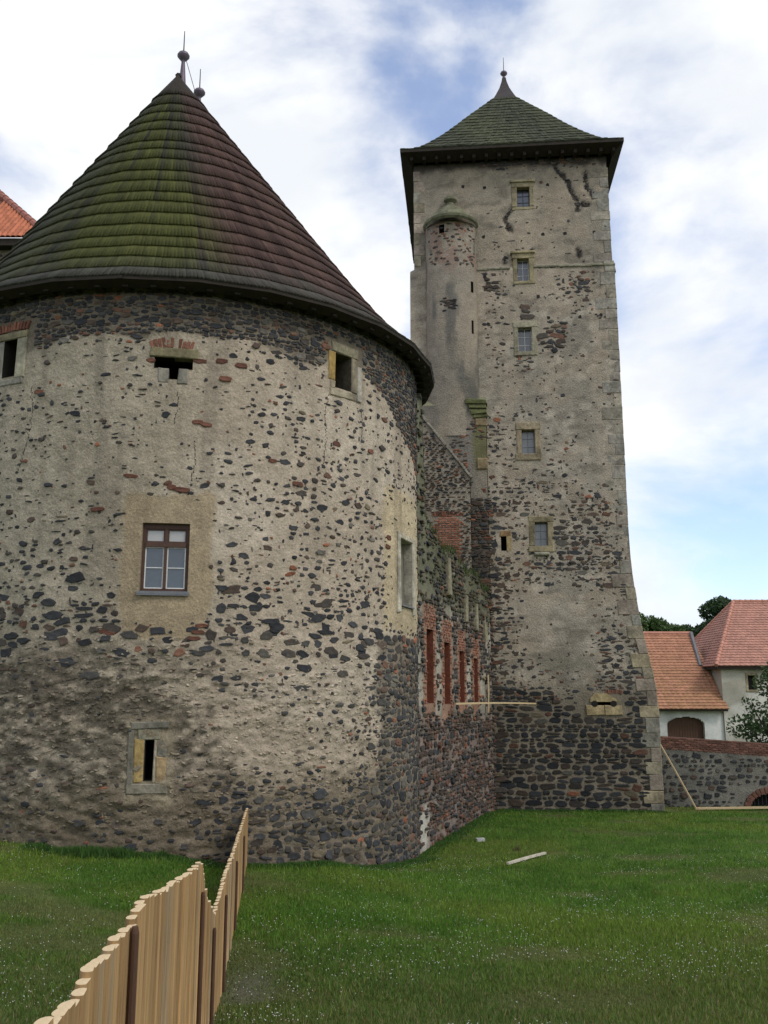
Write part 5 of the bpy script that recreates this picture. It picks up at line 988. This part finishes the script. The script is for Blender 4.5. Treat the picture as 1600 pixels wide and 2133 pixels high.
# white clover heads
def flowers(n):
    X = []; Y = []
    while len(X) < n:
        y = 10.4 + 16 * random.random() ** 1.3; x = random.uniform(-.45, .45) * (y + 1); f_ = float(fbm(np.array([x * .5]), np.array([y * .8]), 231, 3)[0])
        f_ += .16 * math.exp(-((x - .6) / 2.2) ** 2 - ((y - 15.2) / 1.6) ** 2) + .10 * math.exp(-((x - 4) / 3.0) ** 2 - ((y - 18.5) / 1.6) ** 2) + .1 * math.exp(-((x + 4.2) / 1.6) ** 2 - ((y - 18.5) / 2) ** 2)
        if random.random() < (f_ - .44) * 4.5 and not inside_buildings(np.array([x]), np.array([y]))[0]: X.append(x); Y.append(y)
    return np.array(X), np.array(Y)
X, Y = flowers(3200); Z = ground_z(X, Y) + RNG.uniform(.04, .07, len(X)); r = RNG.uniform(.005, .010, len(X))[:, None]; ctr = np.stack([X, Y, Z], 1)
oc = np.array([(1, 0, 0), (0, 1, 0), (-1, 0, 0), (0, -1, 0), (0, 0, 1), (0, 0, -1)]); V_ = (ctr[:, None] + oc[None] * r[:, None]).reshape(-1, 3); of = np.array([(0, 1, 4), (1, 2, 4), (2, 3, 4), (3, 0, 4), (1, 0, 5), (2, 1, 5), (3, 2, 5), (0, 3, 5)]); F_ = (of[None] + (np.arange(len(X)) * 6)[:, None, None]).reshape(-1, 3)
fl = link('clover_flowers', npmesh('clover_flowers', V_, F_, mat('clover_white', .8, 0, 10, n1=(9, 0), n2=(9, 0)), np.full((len(V_), 3), .62) * np.array([1, 1, .92]))); tag(fl, 'tiny white clover heads scattered over the lawn', 'flowers', kind='stuff')

# ------------------------------------------------------------------ PALISADE FENCE
fence = thing('palisade_fence', (-1.7, 9.0, -3.0), 'new palisade fence of peeled upright logs running down to the bastion', 'fence')
TY_ = [2.6, 3.06, 3.27, 3.52, 3.83, 4.32, 4.63, 5.24, 6.22, 7.27, 8.86, 9.6, 11.0, 12.96, 14.94, 17.37, 21.6]; TZ_ = [-1.0, -1.03, -1.05, -1.08, -1.07, -1.10, -1.10, -1.10, -1.25, -1.37, -1.55, -2.0, -2.48, -2.42, -2.49, -2.49, -2.53]
def fx(y): return -.72 - .109 * y
def log_mesh(r, jit):
    n = 16; g = G(); v = []
    for z, rr_ in ((0, 1.0), (.985, 1.0), (1.0, .95)):
        for i in range(n): a = 2 * math.pi * i / n; k = 1 + jit * math.sin(3 * a + jit * 50); v.append((min(r * rr_ * k * math.cos(a), .42 * r), r * rr_ * k * math.sin(a), z))
    g.add(v, [(k * n + i, k * n + (i + 1) % n, (k + 1) * n + (i + 1) % n, (k + 1) * n + i) for k in range(2) for i in range(n)]); g.add(v[2 * n:], [tuple(range(n))], None, 1); return g.mesh('log', [M_WOOD, M_ENDWOOD], True)
LM = [log_mesh(.0365, random.uniform(.01, .05)) for _ in range(6)]
y = 2.75; first = True
for me in LM:                                  # flat shaded end grain
    me.polygons[-1].use_smooth = False
while y < 21.0:
    top = float(np.interp(y, TY_, TZ_)) + random.gauss(0, .007); b = gz(fx(y), y) - .12; o = link('log', random.choice(LM), fence); w_ = random.uniform(.92, 1.08)
    if random.random() < .06: w_ *= .85; top -= .02
    tx_ = random.gauss(0, .006); o.matrix_basis = Matrix.Translation((fx(y) + random.gauss(0, .006), y, b)) @ Matrix.Rotation(random.gauss(0, .006), 4, 'X') @ Matrix.Rotation(random.gauss(.1, .07), 4, 'Z') @ Matrix.Diagonal((w_, w_ * 1.35, top - b, 1))
    s_ = random.uniform(.70, 1.14); k = random.random(); c = (.375, .23, .10) if k < .85 else (.33, .235, .13); o.color = (c[0] * s_, c[1] * s_, c[2] * s_, 1); y += .097 * w_
g = G(); yy = np.linspace(2.75, 21.4, 40)
for off in (-.35, ):
    pass
for py_, pz_ in ((4.65, -1.10), (8.75, -1.78), (10.5, -2.5), (12.7, -2.62), (15.6, -2.70), (18.5, -2.74)):
    b = gz(fx(py_) + .06, py_) - .1; g = G(); g.tube([(fx(py_) + .040, py_, b), (fx(py_) + .040, py_, pz_ - .03), (fx(py_) + .040, py_, pz_)], [.021, .021, .015], 10); g.obj('post', M_POST, fence)
for off in (.3, .9):
    pts_ = [(fx(y_) - .065, y_, float(np.interp(y_, TY_, TZ_)) - off) for y_ in np.arange(2.8, 21.5, .5)]; g = G(); g.tube(pts_, .028, 6); g.obj('rail', M_PLANK, fence)

# ------------------------------------------------------------------ small timber and litter
def plank(name, a, b, w, t, label, cat, m=M_PLANK, roll=0):
    a, b = Vector(a), Vector(b); x = (b - a).normalized(); up = Vector((0, 0, 1)) if abs(x.z) < .9 else Vector((1, 0, 0)); y_ = up.cross(x).normalized(); z_ = x.cross(y_)
    M_ = Matrix(((x.x, y_.x, z_.x, a.x), (x.y, y_.y, z_.y, a.y), (x.z, y_.z, z_.z, a.z), (0, 0, 0, 1))) @ Matrix.Rotation(roll, 4, 'X'); g = G(); Lg = (b - a).length; ns = 7
    for k in range(ns):                       # slight bow and uneven edges
        f0, f1 = k / ns, (k + 1) / ns; s0, s1 = math.sin(math.pi * f0) * .012 * Lg * .3, math.sin(math.pi * f1) * .012 * Lg * .3
        v = [(Lg * f, yy_ * w / 2, zz_ * t / 2 + s_) for f, s_ in ((f0, s0), (f1, s1)) for yy_ in (-1, 1) for zz_ in (-1, 1)]; g.add([tuple(M_ @ Vector(p)) for p in v], [(0, 2, 6, 4), (1, 5, 7, 3), (0, 4, 5, 1), (2, 3, 7, 6)] + ([(0, 1, 3, 2)] if k == 0 else []) + ([(4, 6, 7, 5)] if k == ns - 1 else []))
    return tag(g.obj(name, m), label, cat)
ga = gz(4.05, 22.0)
def lp(px_, py_):      # a point on the lawn seen past a given direction
    return Vector((px_, py_, gz(px_, py_)))
M_PALE = mat('weathered_beam', .85, .4, 9, src='rgb', color=(.52, .47, .38), n1=(4, .2), bdist=.01)
p0, p1 = lp(3.07, 23.9), lp(4.36, 26.0)
bm_ = plank('timber_beam', p0 + Vector((0, 0, .06)), p1 + Vector((0, 0, .06)), .07, .055, 'pale squared beam lying diagonally on the open lawn', 'beam', M_PALE)
plank('leaning_pole', lp(12.35, 37.6) + Vector((0, 0, .02)), (11.15, 38.35, -1.9), .07, .05, 'long pale batten leaning against the moat wall beside the keep', 'plank')
plank('ground_plank', lp(12.4, 37.75) + Vector((0, 0, .06)), lp(19.0, 38.3) + Vector((0, 0, .06)), .16, .07, 'long pale plank lying on the grass below the moat wall', 'plank')
plank('scaffold_rail', (2.32, 30.45, -.40), (6.0, 36.95, -.48), .07, .06, 'thin horizontal pale batten fixed across the wall corner', 'plank')
plank('upright_batten', tuple(cw_pos(np.array([9.0]), np.array([-.8]))[0] + np.array([N2[0], N2[1], 0]) * .13), tuple(cw_pos(np.array([9.05]), np.array([.62]))[0] + np.array([N2[0], N2[1], 0]) * .13), .12, .05, 'short upright pale batten in the corner by the keep', 'plank')
g = G(); q = lp(2.93, 29.2); Mb = Matrix.Translation(q + Vector((0, 0, .045))) @ Matrix.Rotation(.2, 4, 'Z'); g.block(Mb @ Matrix.Rotation(-math.pi / 2, 4, 'X'), -.13, .13, -.05, .05, -.09, .09, (.5, .5, .48), ch=.01); tag(g.obj('stone_block', M_DRESS), 'small white block lying on grass near the curtain wall', 'block')
q = lp(3.75, 27.2); n = 60; X = q.x + RNG.normal(0, .05, n); Y = q.y + RNG.normal(0, .05, n)
tag(link('weed_tuft', blades('weed_tuft', X, Y, ground_z(X, Y), RNG.uniform(.08, .2, n), RNG.uniform(.01, .02, n), np.array([(.11, .10, .045)]) * RNG.uniform(.6, 1.4, (n, 1)))), 'single brown weed tuft sticking up from the lawn', 'weed')

# ------------------------------------------------------------------ TREES
def leaves(name, centers, radii, n, size, c0, parent, mat_=M_LEAF, hollow=.55):
    cs = np.array(centers); rs = np.array(radii); w = rs[:, 0] * rs[:, 1] * rs[:, 2]; idx = RNG.choice(len(cs), n, p=w / w.sum()); d = RNG.normal(0, 1, (n, 3)); d /= np.linalg.norm(d, axis=1)[:, None]; rad = RNG.uniform(hollow, 1.04, n) ** .7
    P = cs[idx] + d * rs[idx] * rad[:, None]; a = RNG.normal(0, 1, (n, 3)); a /= np.linalg.norm(a, axis=1)[:, None]; b = np.cross(a, d + RNG.normal(0, .5, (n, 3))); b /= np.linalg.norm(b, axis=1)[:, None] + 1e-9; s_ = size * RNG.uniform(.6, 1.3, (n, 1))
    V_ = np.stack([P - a * s_, P + b * s_ * .5, P + a * s_, P - b * s_ * .5], 1).reshape(-1, 3); F_ = np.arange(4 * n).reshape(-1, 4); C_ = np.repeat(np.array([c0]) * RNG.uniform(.6, 1.5, (n, 1)), 4, 0)
    return link(name, npmesh(name, V_, F_, mat_, C_), parent)
def tree(name, x, y, top, crown_w, label, seed, c0, nl, size, cat='tree', base=None, cz=.55, group=None):
    rs = random.Random(seed); zb = gz(x, y) if base is None else base; H = top - zb; t = thing(name, (x, y, zb), label, cat, group); g = G(); tr = H * .035
    g.tube([(x, y, zb - .2), (x + rs.uniform(-.1, .1), y, zb + H * .3), (x + rs.uniform(-.3, .3), y, zb + H * .6), (x, y, zb + H * .85)], [tr * 1.2, tr, tr * .6, tr * .2], 8); cen = []; rad = []; c_w = crown_w / 2
    for k in range(26):
        f = rs.random(); zz = zb + H * (cz + (1 - cz) * f * .93); w_ = c_w * math.sqrt(max(.05, 1 - (max(0, f - .25) / .85) ** 2)); a = rs.uniform(0, 6.283); rr_ = w_ * math.sqrt(rs.random()) * .85; p = (x + rr_ * math.cos(a), y + rr_ * math.sin(a), zz); r_ = c_w * rs.uniform(.2, .36); cen.append(p); rad.append((r_, r_, r_ * .75))
        g.tube([(x, y, zb + H * (cz * .6 + .3 * f)), tuple((Vector(p) + Vector((x, y, zb + H * cz))) / 2), p], [tr * .4, tr * .22, tr * .06], 5)
    cen.append((x, y, top - c_w * .22)); rad.append((c_w * .26, c_w * .26, c_w * .22)); g.obj('trunk', M_BARK, t); leaves('crown', cen, rad, nl, size, c0, t)
    return t
tree('leafy_tree', 30.8, 106, 8.6, 8, 'light green tree top behind the red roof, right beside the keep', 3, (.055, .095, .025), 13000, .20, group='trees behind the house')
tree('leafy_tree', 35, 108, 7.4, 6, 'small dark tree top peeping over the wing ridge', 4, (.035, .065, .022), 9000, .20, group='trees behind the house')
tree('leafy_tree', 40.0, 108, 10.6, 10.5, 'big dark green tree top rising left of the hipped roof', 8, (.030, .058, .020), 20000, .22, group='trees behind the house')
tree('young_maple', 18.7, 44.0, 1.5, 5.4, 'leafy young tree in front of the white house wall', 12, (.055, .095, .035), 6500, .11, cz=.22)

# ------------------------------------------------------------------ lift everything so that the lawn lies near z = 0
for o in list(COL.objects):
    if o.parent is None: o.location.z += ZUP
